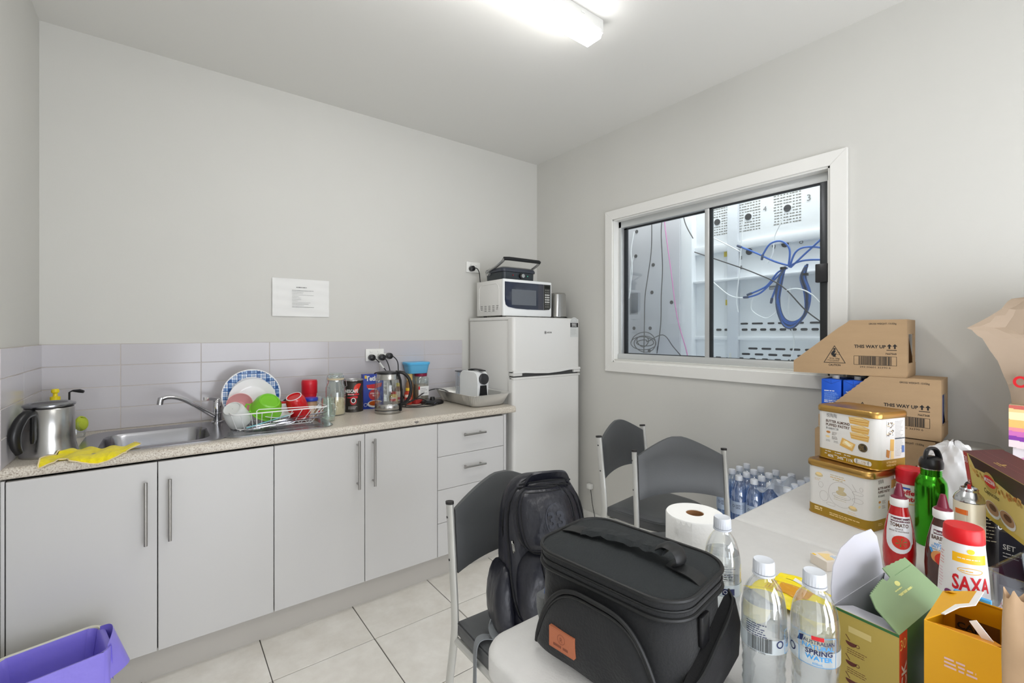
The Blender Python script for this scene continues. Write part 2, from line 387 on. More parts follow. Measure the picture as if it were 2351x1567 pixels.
# ------------------------------------------------------------------ what stands behind the window
wmetal = M('white_sheet_metal', (226, 228, 230), .45, .05, bump=.03, scale=3); holem = M('hole_dark', (52, 52, 54), .7)
eq = thing('equipment_cabinet', 'white sheet metal cabinet backs with slots and cable holes behind the window', 'cabinet', (0, 0, 0))
box_ob('back_panel', wmetal, eq, 2.86, 2.875, -.35, 1.757, .55, 2.95)
G().box(2.79, 2.803, 1.784, 2.7, .55, 2.95, .002).ob('grey_panel', M('grey_sheet', (186, 186, 190), .5, bump=.05, scale=4, var=.03, vscale=4), eq)['label'] = 'greyer left hand panel'
for z0, z1, d in ((1.862, 1.912, .022), (2.24, 2.30, .03), (1.672, 1.686, .045), (1.300, 1.322, .022)):
    G().box(2.86-d, 2.86, -.35, 1.757, z0, z1, .002).ob('rail', wmetal, eq)
G().box(2.80, 2.86, 1.700, 1.784, .55, 2.95, .002).ob('upright', wmetal, eq)
G().box(2.828, 2.86, 1.41, 1.475, .55, 2.6, .003).ob('upright', M('cast_grey', (202, 205, 210), .5), eq)
# perforations and slots (far too many and small: one part)
g = G(); rnd = random.Random(3)
for cy, cz in ((1.136, 2.062), (1.358, 2.057), (1.556, 2.062), (.86, 2.07)):
    for i in range(-4, 5):
        for j in range(-5, 6):
            if abs(i) < 2 and abs(j) < 2: continue
            y = cy + i*.0165; z = cz + j*.0165
            g.box(2.8592, 2.8606, y-.0048, y+.0048 + (.004 if rnd.random() < .5 else 0), z-.003, z+.003)
o = g.ob('perforation', M('perforation_light', (120, 118, 112), .6), eq); o['kind'] = 'stuff'
g = G()
def slot(y, z, w, h):
    P = rr(w, h, h/2, 4); g.prism(P, lambda u, v: (2.8605, y+u, z+v), lambda u, v: (2.8588, y+u, z+v))
for k in range(18): slot(1.60 - k*.055, 1.364, .036, .014)
for k, w in enumerate((.03, .035, .05, .03, .06, .03, .045)): slot(1.46 - k*.078, 1.401, w*1.3, .011)
for k in range(6): slot(1.33 - k*.078, 1.249, .055, .012)
for k in range(9): slot(1.45 - k*.078, 1.214, .05, .012)
for k in range(12): slot(1.62 - k*.072, 1.186, .035, .010)
o = g.ob('ventilation_slot', holem, eq); o['kind'] = 'stuff'
def grommet(x, y, z, r=.014):
    G().tube([(x-.002, y, z), (x+.0005, y, z)], r, 14).ob('cable_hole', holem, eq)
for y, z in ((1.136, 2.062), (1.358, 2.057), (1.556, 2.062), (1.352, 1.842), (1.148, 1.858)): grommet(2.8585, y, z, .02)
for y, z in ((2.137, 2.093), (2.145, 1.913), (1.993, 1.83), (2.004, 1.634), (1.845, 1.554), (2.161, 1.378), (2.019, 1.377), (2.026, 1.214)): grommet(2.789, y, z, .013)
G().box(2.786, 2.79, 2.125, 2.20, 1.48, 1.64, .002).ob('cover_plate', M('plate_grey', (140, 140, 142), .5), eq)
for t, y, z, h in (('3', 1.035, 2.08, .035), ('4', 1.27, 2.07, .03), ('5', 1.49, 2.065, .03), ('8', 1.075, 1.845, .035), ('9', 1.22, 1.83, .035)): Art().text(t, -y, z, h, GRYI, 1).build('handwritten_number', lambda u, v, h: (2.8585 - h, -u, v), eq)
for y, z in ((1.44, 1.80), (1.44, 1.74), (1.235, 1.60)): Art().rect(-y, z, -y+.045, z+.022, GRYI, 1).rect(-y+.004, z+.006, -y+.04, z+.01, WHT, 2).build('sticker', lambda u, v, h: (2.858 - h, -u, v), eq)
for y, z in ((1.50, 1.52), (1.51, 1.83)): Art().rect(-y, z, -y+.02, z+.035, M('tag_yellow', (214, 190, 60), .5), 1).build('sticker', lambda u, v, h: (2.858 - h, -u, v), eq)
def cable(name, label, pts, r, mat, group=None, k=6, ends=None, endm=None):
    g = G().tube(smooth_path(pts, k), r, 7)
    o = g.ob(name, mat); tag(o, label, 'cable', group)
    if ends:
        for p, d in ends:
            p = Vector(p); d = Vector(d).normalized(); G().tube([p, p + d*.012, p + d*.03, p + d*.032], [.007, .0075, .0065, .002], 8).ob('plug', endm or mat, o)
    return o
bluec = M('blue_cable', (52, 98, 178), .45); darkc = M('dark_cable', (52, 52, 54), .5); whitec = M('white_cable', (226, 228, 228), .45); pinkc = M('pink_cable', (196, 120, 170), .5); navc = M('slate_cable', (62, 74, 100), .5)
X = 2.72
rn = random.Random(11)
cc = (1.062, 1.555)
for k in range(9):
    dy = rn.uniform(-.012, .012); dz = rn.uniform(-.012, .012); s = 1 + k*.015; x = X + rn.uniform(-.012, .012)
    pts = [(x, cc[0]+.035, 1.70+dz), (x, cc[0]+.062*s+dy, 1.60), (x, cc[0]+.062*s, 1.49), (x, cc[0]+.035, 1.42-k*.004), (x, cc[0]-.015, 1.405-k*.004), (x, cc[0]-.065*s, 1.45), (x, cc[0]-.072*s+dy, 1.55), (x, cc[0]-.055+dy, 1.64), (x, cc[0]-.075, 1.70+dz)]
    cable('network_cable', ('blue' if k % 2 else 'slate grey') + ' network cable bundled in the hanging coil behind the right pane', pts, .0055, bluec if k % 2 else navc, 'coiled blue and slate network cables behind the window')
for y_, z_ in ((1.10, 1.70), (.992, 1.655)): tag(G().tube([(X-.004, y_, z_-.006), (X-.004, y_, z_+.006)], .016, 12).ob('cable_tie', M('tie_black', (30, 30, 32), .5)), 'black cable tie round the %s bunch of the hanging coil' % ('left' if y_ > 1.05 else 'right'), 'cable tie')
for lab, pts, ends in (
    ('blue cable rising left from the coil to a plug under hole four', [(X, 1.07, 1.71), (X, 1.15, 1.745), (X, 1.24, 1.80), (X, 1.33, 1.85)], [((X, 1.33, 1.85), (0, 1, .5))]),
    ('blue cable arching over from the coil to a hanging plug', [(X, 1.075, 1.71), (X, 1.07, 1.80), (X, 1.11, 1.85), (X, 1.17, 1.845), (X, 1.21, 1.79)], [((X, 1.21, 1.79), (0, .2, -1))]),
    ('upper of the blue plug ends reaching left from the coil', [(X, 1.08, 1.70), (X, 1.13, 1.68), (X, 1.19, 1.61), (X, 1.27, 1.575)], [((X, 1.27, 1.575), (0, 1, -.3))]),
    ('lower of the blue plug ends reaching left from the coil', [(X, 1.09, 1.70), (X, 1.15, 1.64), (X, 1.22, 1.575), (X, 1.29, 1.553)], [((X, 1.29, 1.553), (0, 1, 0))]),
    ('blue plug end pointing down left of the coil', [(X, 1.09, 1.70), (X, 1.13, 1.62), (X, 1.16, 1.54)], [((X, 1.16, 1.54), (0, .2, -1))]),
    ('blue cable running from the coil to the right sash, rising steeply', [(X, 1.065, 1.70), (X, 1.0, 1.76), (X, .92, 1.83), (X, .84, 1.90)], None),
    ('blue cable humping over to the right sash', [(X, 1.07, 1.70), (X, 1.04, 1.78), (X, .98, 1.80), (X, .86, 1.77)], None),
    ('blue cable going level to the right sash behind the latch', [(X, 1.075, 1.705), (X, 1.03, 1.725), (X, .97, 1.73), (X, .85, 1.715)], None)):
    cable('network_cable', lab, pts, .0052, bluec, ends=ends, endm=navc)
cable('dark_cable', 'thin dark cable sagging diagonally across the right pane', [(2.70, 1.62, 1.86), (2.70, 1.42, 1.77), (2.70, 1.25, 1.69), (2.70, 1.1, 1.60), (2.70, .98, 1.46), (2.70, .86, 1.36)], .0034, darkc)
for lab, pts in (('white lead hanging from cable hole three', [(2.8, 1.136, 2.04), (2.8, 1.14, 1.99), (2.8, 1.18, 1.9), (2.8, 1.19, 1.8), (2.8, 1.22, 1.75)]),
    ('white lead hanging straight from cable hole four', [(2.8, 1.358, 2.04), (2.8, 1.37, 1.9), (2.8, 1.385, 1.7), (2.8, 1.40, 1.55), (2.8, 1.39, 1.47)]),
    ('white lead sloping down from cable hole five', [(2.8, 1.60, 1.98), (2.8, 1.50, 1.92), (2.8, 1.38, 1.84)]),
    ('white lead looping low under the blue plug ends', [(2.78, 1.29, 1.555), (2.78, 1.30, 1.48), (2.78, 1.22, 1.43), (2.78, 1.16, 1.47), (2.78, 1.16, 1.53)]),
    ('white lead running down to the slots below', [(2.78, 1.09, 1.60), (2.78, 1.10, 1.45), (2.78, 1.07, 1.30), (2.78, 1.09, 1.19)]),
    ('white lead arching right below the coil', [(2.7, 1.08, 1.575), (2.7, 1.02, 1.58), (2.7, .95, 1.54), (2.7, .87, 1.43)]),
    ('white lead curving at the left of the right pane', [(2.8, 1.60, 1.72), (2.8, 1.53, 1.65), (2.8, 1.44, 1.575), (2.8, 1.36, 1.555)]),
    ('white pair hanging from the upper left grommet', [(2.76, 2.137, 2.09), (2.76, 2.165, 1.95), (2.76, 2.155, 1.80), (2.76, 2.18, 1.66)]),
    ('thicker white lead hanging from the second left grommet', [(2.76, 2.145, 1.905), (2.76, 2.168, 1.8), (2.76, 2.17, 1.68), (2.76, 2.185, 1.60)])):
    cable('white_lead', lab, pts, .0035, whitec)
for lab, pts, m in (('dark cable hanging on the left, bent at a grommet', [(2.75, 1.98, 2.25), (2.75, 1.98, 1.95), (2.75, 2.01, 1.75), (2.75, 2.035, 1.6), (2.75, 2.04, 1.4), (2.75, 2.045, 1.2)], darkc),
    ('dark cable hanging beside the pink one', [(2.75, 1.88, 2.25), (2.75, 1.90, 2.05), (2.75, 1.89, 1.8), (2.75, 1.90, 1.6), (2.75, 1.905, 1.40), (2.75, 1.935, 1.2)], darkc),
    ('pink cable slanting down behind the left pane', [(2.74, 1.88, 2.25), (2.74, 1.86, 2.05), (2.74, 1.815, 1.75), (2.74, 1.77, 1.45), (2.74, 1.70, 1.22), (2.74, 1.68, 1.1)], pinkc),
    ('black cable at the top beside the meeting stile', [(2.75, 1.75, 2.25), (2.75, 1.72, 2.08), (2.75, 1.66, 1.96)], darkc)):
    cable('hanging_cable', lab, pts, .0034, m)
pts = []
for k in range(46):
    t = k * .62; rr_ = .075 + .035*math.sin(t*.37 + 1); pts.append((2.745 + .012*math.sin(t*1.7), 2.045 + rr_*1.05*math.cos(t), 1.275 + rr_*.75*math.sin(t)*(.8+.3*math.sin(t*.21))))
pts += [(2.74, 1.88, 1.33), (2.74, 1.8, 1.25), (2.74, 1.74, 1.19)]
cable('tangled_cable', 'tangle of dark cable at the bottom left behind the left pane', pts, .0032, darkc)
# room beyond: a plain enclosure so that the window looks onto walls, not sky
g = G().box(2.95, 3.0, -.6, 3.1, .4, 3.0).box(XW+.11, 3.0, 3.1, 3.15, .4, 3.0).box(XW+.11, 3.0, -.65, -.6, .4, 3.0).box(XW+.11, 3.0, -.65, 3.15, 3.0, 3.05).box(XW+.11, 3.0, -.65, 3.15, .35, .4)
g.ob('wall_beyond', wallm)['kind'] = 'structure'
# ------------------------------------------------------------------ ceiling batten light
lt = thing('ceiling_light', 'slim white batten light with glowing diffuser on the ceiling', 'light', (.9, 1.375, 2.69))
lb = M('batten_body', (226, 226, 223), .4)
G().box(-.605, .605, -.047, .047, -.045, 0, .002).ob('housing', lb, lt)
dfm = M('glowing_diffuser', (255, 254, 252), .5, emit=TUBE_EMIT)
g = G(); rings = []
for x in (-.598, .598): rings.append([(x, y, z) for y, z in ((-.044, -.045), (-.046, -.062), (-.038, -.078), (.038, -.078), (.046, -.062), (.044, -.045))])
g.loft(rings).ob('diffuser', dfm, lt)
for sx in (-1, 1): G().box(sx*.597-.006, sx*.597+.010, -.047, .047, -.058, -.001, .003).ob('end_cap', lb, lt)
G().box(.47, .49, -.0485, -.0465, -.022, -.012).ob('clip', lb, lt)
copy_tree(lt, (.95, -.55, 2.69), 0.0, 'added white batten fill light on the ceiling behind the viewpoint')  # unseen copy of the batten, added to fill table and lower right wall
# ------------------------------------------------------------------ kitchen cabinets
cab = M('cabinet_laminate', (197, 196, 195), .34, bump=.02, scale=8, var=.008, vscale=3, stretch=(1, 1, .15))
kickm = M('kickboard', (186, 182, 176), .4); carc = M('carcass', (90, 88, 86), .7); stl = M('brushed_handle', (170, 168, 165), .28, 1, bump=.05, scale=120, stretch=(1, 1, .05))
def bar_handle(parent, p0, p1, out=.032):
    p0 = Vector(p0); p1 = Vector(p1); d = (p1-p0).normalized(); n = Vector((0, -out, 0))
    g = G().tube([p0+n, p1+n], .006, 12)
    for q in (p0 + d*.022, p1 - d*.022): g.tube([q, q+n*.98], .0045, 10)
    return g.ob('handle', stl, parent)
KY = 2.265
def cabinet(x0, x1, label, doors, side='', z1=.858, cz=.856):
    t = thing('base_cabinet', label, 'cabinet', (x0, 2.22, 0), group='base cabinets along the back wall')
    w = x1-x0
    G().box(.001, w-.001, .003, .56, .135, cz).ob('carcass', carc, t)
    G().box(0, w, KY-2.22, KY-2.22+.016, 0, .135).ob('kickboard', kickm, t)
    for a, b, za, zb, hd in doors:
        d = G().box(a-x0+.0015, b-x0-.0015, -.018, 0, za, zb, .0012, 1).ob('door' if not hd or hd[0] == 'v' else 'drawer_front', cab, t)
        if hd:
            if hd[0] == 'v': bar_handle(d, (hd[1]-x0, -.018, hd[2]), (hd[1]-x0, -.018, hd[3]))
            else: bar_handle(d, (hd[1]-x0, -.018, hd[3]), (hd[2]-x0, -.018, hd[3]))
    return t
ZT = .854
cabinet(-.413, .3815, 'white double base cabinet under the sink with handles at the centre', [(-.413, -.017, .136, ZT, ('v', -.052, .555, .79)), (-.017, .3815, .136, ZT, ('v', .020, .555, .79))], cz=.74)
cabinet(.3815, 1.174, 'white double base cabinet left of the drawer unit with handles at the centre', [(.3815, .779, .136, ZT, ('v', .742, .60, .83)), (.779, 1.174, .136, ZT, ('v', .818, .60, .83))])
dr = [(1.174, 1.615, .136+.1795*k, .136+.1795*(k+1)-.002, ('h', 1.323, 1.468, .136+.1795*k+.105)) for k in range(4)]
t = cabinet(1.174, 1.632, 'white four drawer unit with bar handles beside the fridge', dr)
G().box(.443, .458, -.018, .56, .0, .857, .001).ob('end_panel', cab, t)
G().box(XL+.001, -.415, 2.205, 2.222, 0, .857, .001).ob('filler_panel', cab, cabfill := thing('cabinet_filler', 'narrow white filler strip between left wall and first cabinet', 'panel', (0, 0, 0)))
# worktop
def topmat():
    m = M('speckled_laminate', (200, 192, 180), .35); nt = m.node_tree; b = nt.nodes['Principled BSDF']
    tc = nt.nodes.new('ShaderNodeTexCoord'); cols = []
    n = nt.nodes.new('ShaderNodeTexNoise'); n.inputs['Scale'].default_value = 260; n.inputs['Detail'].default_value = 3; nt.links.new(tc.outputs['Object'], n.inputs['Vector'])
    cr = nt.nodes.new('ShaderNodeValToRGB'); e = cr.color_ramp.elements; e[0].position = .33; e[0].color = lin((150, 136, 122)); e[1].position = .46; e[1].color = lin((196, 188, 175))
    e2 = e.new(.62); e2.color = lin((208, 201, 189)); e3 = e.new(.72); e3.color = lin((228, 224, 216))
    nt.links.new(n.outputs['Fac'], cr.inputs[0])
    n2 = nt.nodes.new('ShaderNodeTexNoise'); n2.inputs['Scale'].default_value = 5; n2.inputs['Detail'].default_value = 5; nt.links.new(tc.outputs['Object'], n2.inputs['Vector'])
    h = nt.nodes.new('ShaderNodeHueSaturation'); mr = nt.nodes.new('ShaderNodeMapRange'); mr.inputs[1].default_value = .3; mr.inputs[2].default_value = .7; mr.inputs[3].default_value = .93; mr.inputs[4].default_value = 1.04
    nt.links.new(n2.outputs['Fac'], mr.inputs[0]); nt.links.new(mr.outputs[0], h.inputs['Value']); nt.links.new(cr.outputs[0], h.inputs['Color']); nt.links.new(h.outputs[0], b.inputs['Base Color'])
    return m
topm = topmat()
wt = thing('worktop', 'speckled beige laminate worktop with rounded front edge', 'worktop', (0, 0, 0))
# worktop with a hole for the sink bowl: slabs around it, rolled front
SX0, SX1, SY0, SY1 = -.205, .165, 2.30, 2.64
g = G()
g.box(XL+.001, SX0, 2.225, YW-.009, .862, .9).box(SX1, 1.704, 2.225, YW-.009, .862, .9).box(SX0, SX1, 2.225, SY0, .862, .9).box(SX0, SX1, SY1, YW-.009, .862, .9)
o = g.ob('top', topm, wt)
prof = [(2.225, .9)] + [(2.212 - .0145*math.sin(R(a)) , .886 + .014*math.cos(R(a))) for a in range(0, 91, 15)] + [(2.1975 + .0, .872)] + [(2.2075 - .010*math.cos(R(a)), .872 - .010*math.sin(R(a))) for a in range(15, 91, 25)] + [(2.225, .862)]
G().loft([[(x, y, z) for y, z in prof] for x in (XL+.001, 1.704)]).ob('front_edge', topm, wt)
a = Art()
a.poly([(1.02+.012*math.cos(R(q))*(1+.3*math.sin(3*R(q))), .0+.006*math.sin(R(q))) for q in range(0, 360, 30)], M('chip_grey', (120, 116, 112), .7), 0)
a.build('edge_chip', lambda u, v, h: (u+.03, 2.1975-h, .879+v), wt)
# ------------------------------------------------------------------ sink and tap
ss = M('stainless_sink', (168, 168, 172), .22, 1, bump=.03, scale=30); chrome = M('chrome', (215, 215, 218), .08, 1); ssd = M('stainless_dark', (120, 120, 124), .3, 1)
sk = thing('kitchen_sink', 'stainless steel inset sink with drainer under the dish rack', 'sink', (0, 0, .9))
def chrect(x0, x1, y0, y1, c):  # rounded corners ring
    return [(x + (x0+x1)/2, y + (y0+y1)/2) for x, y in rr(x1-x0, y1-y0, c, 5)]
outer = chrect(-.262, .655, 2.243, 2.725, .09); lip = chrect(-.256, .649, 2.249, 2.719, .085)
# flange as a plate with a bowl hole: radial bridging between outline and bowl ring
bowl0 = chrect(SX0+.004, SX1-.004, SY0+.004, SY1-.004, .07)
g = G()
# drainer plate (right of bowl) and left/front/back surrounds built as one fan strip
def ringpts(P, z): return [(x, y, z) for x, y in P]
import itertools
lo = chrect(-.262, .232, 2.243, 2.725, .09); li = chrect(-.250, .222, 2.255, 2.715, .08)
g.loft([ringpts(lo, .0005), ringpts(lo, .004), ringpts(li, .0045), ringpts(bowl0, .001)], cap0=False, cap1=False)
g.loft([ringpts(bowl0, .001), ringpts(chrect(SX0+.010, SX1-.010, SY0+.010, SY1-.010, .065), -.012), ringpts(chrect(SX0+.022, SX1-.022, SY0+.022, SY1-.022, .06), -.12), ringpts(chrect(SX0+.05, SX1-.05, SY0+.05, SY1-.05, .05), -.145)], cap0=False)
g.ob('bowl', ss, sk)
G().lathe([(.0, -.1435), (.035, -.1435), (.04, -.1425), (.03, -.141), (.008, -.143)], 24, -.02, 2.47).ob('plug_waste', chrome, sk)
g = G(); d0 = chrect(.20, .655, 2.243, 2.725, .06); d1 = chrect(.21, .645, 2.253, 2.715, .055); d2 = chrect(.225, .63, 2.268, 2.70, .05)
g.loft([ringpts(d0, .0006), ringpts(d0, .0042), ringpts(d1, .0046), ringpts(d2, .0025)], cap0=False)
g.ob('drainer', ss, sk)
g = G()
for k in range(16):
    y = 2.30 + k*.0245; g.tube([(.245, y, .0024), (.61, y, .0024)], .004, 8, flat=(1, .45))
g.ob('drainer_ridge', ss, sk)
tp = thing('mixer_tap', 'chrome single lever mixer tap behind the sink', 'tap', (.212, 2.675, .9))
G().lathe([(.026, .004), (.026, .010), (.0215, .013), (.0215, .045), (.0225, .05), (.0225, .095), (.020, .115), (.012, .124), (.001, .126)], 28).ob('body', chrome, tp)
G().lathe([(.0223, .05), (.0232, .051), (.0232, .054), (.0223, .055)], 28, cap0=False, cap1=False).ob('collar', chrome, tp)
sp = smooth_path([(-.015, -.01, .04), (-.06, -.025, .075), (-.12, -.045, .122), (-.16, -.06, .145), (-.195, -.07, .152), (-.222, -.077, .146)], 6)
G().tube(sp, [.0115 + .001*(i < 6) for i in range(len(sp))], 14, flat=(1.1, .85)).ob('spout', chrome, tp)
G().tube([(-.219, -.076, .152), (-.2225, -.077, .138), (-.2245, -.0775, .122)], [.0125, .0125, .012], 16).ob('aerator', chrome, tp)
g = G(); g.loft([[(x + q*0, y, z) for y, z in ((-.014*w, .108+h), (.014*w, .108+h), (.012*w, .122+h), (-.012*w, .122+h))] for q, (x, w, h) in enumerate(((.022, 1, -.01), (.0, 1.15, .0), (-.03, 1, .008), (-.06, .6, .012)))])
g.ob('lever', chrome, tp, rz=R(20))
# ------------------------------------------------------------------ wall paper notice and outlets
pp = thing('notice_paper', 'creased white sheet of small print taped to the back wall', 'paper', (.626, YW, 1.543))
ppm = M('notice_white', (226, 226, 224), .6)
def psheet(u, v):
    x = (u-.5)*.302; z = (v-.5)*.212
    return (x, -.0035 - .002*math.sin(9*u+3*v)*(1-v) - .0015*math.sin(25*v+4*u) - (.004 if u < .03 else 0), z)
G().sheet(psheet, 26, 18, .0006).ob('sheet', ppm, pp)
a = Art(); rs = random.Random(5)
a.small(-.028, .057, .055, 1, .006, .0032, INK, 1, 1.1)
yy = .040
for w, dark in ((.105, 1), (.06, 0), (.06, 0), (.135, 0), (.038, 0), (.045, 0), (.05, 0), (.032, 0), (.095, 0), (.105, 1), (.07, 0), (.115, 1)):
    a.small(-.05, yy, w, 1, .006, .0017 if dark else .0013, INK if dark else GRYI, 1, 1.1); yy -= .0085
a.build('notice_print', lambda u, v, h: (u, -.0075-h, v), pp)
plw = M('plastic_white', (228, 228, 224), .35); plb = M('plastic_black', (24, 24, 26), .32); rubb = M('rubber_black', (30, 30, 32), .55)
def outlet(x, z, label):
    t = thing('power_outlet', label, 'outlet', (x, YW-.009 if z < 1.3 else YW, z))
    G().box(-.058, .058, -.012, 0, -.038, .038, .003).ob('plate', plw, t)
    for sx in (-.024, .024): G().box(sx-.008, sx+.008, -.0155, -.011, .014, .026, .0015).ob('switch', plw, t)
    return t
outlet(1.048, 1.207, 'white double wall outlet with plugs above the glass kettle')
outlet(1.778, 1.815, 'white double wall outlet above the fridge left of the microwave')
def round_plug(name, label, x, y, z, pts, r=.0032, out=.035):
    t = thing(name, label, 'plug', (x, y, z))
    G().tube([(0, -.001, 0), (0, -.01, 0), (0, -out+.004, 0), (0, -out, 0)], [.019, .020, .019, .012], 20).ob('plug_body', plb, t)
    G().tube(smooth_path([(0, -out+.012, 0)] + pts, 7), r, 8).ob('cord', rubb, t)
    return t
round_plug('round_plug', 'black round plug in the left socket with a white tagged cord', 1.022, YW-.022, 1.192, [(.02, -.04, -.012), (.05, -.05, -.05), (.09, -.06, -.11), (.11, -.07, -.2), (.13, -.09, -.286)])
p = bpy.data.objects['round_plug']; G().tube([(.036, -.0465, -.03), (.06, -.053, -.065)], .0055, 8).ob('cord_tag', plw, p)
pa = thing('piggyback_adaptor', 'white double adaptor in the right socket of the lower outlet', 'adaptor', (1.11, YW-.022, 1.195))
G().box(-.045, .035, -.02, 0, -.02, .02, .004).ob('body', plw, pa)
round_plug('round_plug', 'black round plug in the middle of the adaptor above the kettle', 1.078, YW-.043, 1.193, [(.02, -.04, -.02), (.04, -.05, -.1), (.05, -.06, -.28)])
round_plug('round_plug', 'black round plug on the right end of the adaptor above the kettle', 1.125, YW-.043, 1.20, [(.02, -.035, -.005), (.045, -.04, -.04), (.05, -.045, -.12), (.07, -.06, -.25), (.12, -.06, -.293)])
round_plug('round_plug', 'black round plug in the outlet beside the microwave', 1.755, YW-.013, 1.803, [(.02, -.045, 0), (.045, -.04, -.03), (.06, -.03, -.10), (.075, -.02, -.2), (.08, -.02, -.34)])
# ------------------------------------------------------------------ on the worktop, left
BZ = .9
brush = M('brushed_steel', (176, 175, 172), .24, 1, bump=.06, scale=90, stretch=(1, 1, .02))
kt = thing('steel_kettle', 'brushed steel electric kettle with black handle at the left end of the worktop', 'kettle', (-.332, 2.365, BZ), R(0))
G().lathe([(.0785, .0), (.079, .004), (.0765, .018), (.0715, .04), (.069, .07), (.0685, .168), (.066, .172)], 48).ob('body', brush, kt)
G().lathe([(.0655, .172), (.0665, .176), (.0665, .178)], 40).ob('rim_gap', plb, kt)
G().lathe([(.0705, .178), (.0715, .181), (.071, .185), (.058, .191), (.050, .188), (.001, .187)], 48).ob('lid', M('lid_steel', (150, 152, 156), .18, 1), kt)
G().lathe([(.0005, .1872), (.030, .1895), (.048, .1888), (.0485, .1882)], 40, cap1=False).ob('lid_inset', plb, kt)
hd = Vector((-.5, -.866, 0)); 
pth = smooth_path([hd*.064+Vector((0, 0, .160)), hd*.095+Vector((0, 0, .158)), hd*.122+Vector((0, 0, .13)), hd*.134+Vector((0, 0, .095)), hd*.130+Vector((0, 0, .06)), hd*.118+Vector((0, 0, .035))], 6)
G().tube(pth, [.012+.005*math.sin(math.pi*min(1, i/len(pth)*1.1)) for i in range(len(pth))], 14, flat=(.9, 1.15)).ob('handle', plb, kt)
G().tube([hd*.0655+Vector((0, 0, .165)), hd*.067+Vector((0, 0, .14)), hd*.067+Vector((0, 0, .07)), hd*.068+Vector((0, 0, .055))], [.012, .014, .014, .010], 12, flat=(1.1, .6)).ob('handle_strip', plb, kt)
dt = thing('detergent_bottle', 'clear dish detergent bottle with yellow pump behind the steel kettle', 'bottle', (-.362, 2.70, BZ))
yel = M('yellow_plastic', (236, 214, 30), .35)
G().zloft([(0, rr(.05, .035, .015)), (.12, rr(.052, .036, .015)), (.145, rr(.04, .032, .015)), (.155, rr(.026, .026, .0125))]).ob('body', clear('detergent_clear', (236, 244, 220), .08, .5, body=.25, bodycol=(200, 214, 170)), dt)
G().lathe([(.0165, .155), (.0165, .176), (.008, .178), (.007, .19), (.012, .193), (.0135, .200), (.011, .208), (.001, .2095)], 20).ob('pump', yel, dt)
cu = thing('scourer_cup', 'clear plastic cup holding a scourer beside the steel kettle', 'cup', (-.292, 2.665, BZ))
G().lathe([(.028, .001), (.034, .07)], 28, cap1=False).ob('cup_wall', clear('clear_plastic', (250, 252, 252), .06, .5), cu)
sc_ = tag(G().sheet(lambda u, v: (-.292 + .024*math.cos(6.28*u)*math.sin(3.14*v)*(1+.2*math.sin(9*u)) + .012, 2.655 + .022*math.sin(6.28*u)*math.sin(3.14*v), BZ+.060 - .028*math.cos(3.14*v)+ .004*math.sin(12*u)), 20, 12).ob('scourer', M('scourer_green', (176, 190, 60), .9, bump=1, scale=400)), 'yellow green kitchen scourer resting in the clear cup', 'scourer')
db = thing('dish_brush', 'slim black dish brush leaning behind the steel kettle', 'brush', (-.322, 2.71, BZ))
G().tube([(.0, 0, .0), (.002, .0, .19), (.012, -.0, .196)], .0035, 8).tube([(.012, 0, .196), (.035, -.005, .194), (.048, -.01, .19)], [.004, .008, .006], 10).ob('handle', plb, db)
# yellow cloth
def cloth(u, v):
    x = -.315 + .225*u; y = 2.355 - .04*u - (.158-.05*u)*v + .015*math.sin(7*u)
    z = BZ + .007 + .010*(math.sin(11*u+2*v)**2)*(1-.6*v) + .006*math.sin(17*u-6*v)*v
    if y < 2.2125:
        d = 2.2125-y; z = min(z, BZ+.003) - d*1.0; y = 2.1945 - .004*math.sin(30*u)**2
    if u < .22 and v < .45: z += .012*(1-u/.22)
    return (x + .02*math.sin(5*v), y, max(z, .868))
yc = thing('yellow_cloth', 'rumpled yellow microfibre cloth hanging over the worktop edge by the sink', 'cloth', (0, 0, 0))
ym_ = M('microfibre_yellow', (238, 220, 20), .95, bump=1.0, scale=500, var=.08, vscale=90, sheen=.3)
G().sheet(cloth, 46, 26, .0035).ob('cloth_body', ym_, yc, sub=1)
ed = [cloth(u/30, 1) for u in range(31)] + [cloth(1, 1-v/12) for v in range(1, 13)]; G().tube([(p[0], p[1]-.001, p[2]+.001) for p in ed], .0022, 6).ob('hem', M('hem_cream', (222, 205, 165), .9), yc)
ed = [cloth(0, v/16) for v in range(17)]; G().tube([(p[0]-.001, p[1], p[2]+.001) for p in ed], .0022, 6).ob('hem', MC['hem_cream'], yc)
# ------------------------------------------------------------------ dish rack and dishes
wirem = M('white_wire', (232, 232, 232), .35)
rk = thing('dish_rack', 'white wire dish rack standing on the sink drainer', 'dish rack', (0, 0, 0))
def rackring(x0, x1, y0, y1, z, r=.002, c=.03):
    P = [(x+(x0+x1)/2, y+(y0+y1)/2, z) for x, y in rr(x1-x0, y1-y0, c, 4)]; return P
bx = (.262, .585, 2.36, 2.60)
g = G(); g.tube(rackring(.235, .635, 2.30, 2.655, BZ+.088), .0028, 8, True); g.tube(rackring(*bx[:2], *bx[2:], BZ+.012), .0022, 8, True)
g.ob('rim_wire', wirem, rk)
def wire(pts, r=.0016): G().tube(pts, r, 6).ob('wire', wirem, rk)
for k in range(9):
    t = (k+.5)/9; xt = .245 + .38*t; xb = bx[0]+.012 + (bx[1]-bx[0]-.024)*t
    wire([(xt, 2.30, BZ+.088), (xb, 2.36, BZ+.012), (xb, 2.60, BZ+.012), (xt, 2.655, BZ+.088)])
for k in range(6):
    t = (k+.5)/6; yt = 2.315 + .325*t; yb = bx[2]+.01 + (bx[3]-bx[2]-.02)*t
    wire([(.235, yt, BZ+.088), (bx[0], yb, BZ+.012)]); wire([(.635, yt, BZ+.088), (bx[1], yb, BZ+.012)])
    if k in (1, 3, 4): wire([(bx[0], yb, BZ+.012), (bx[1], yb, BZ+.012)])
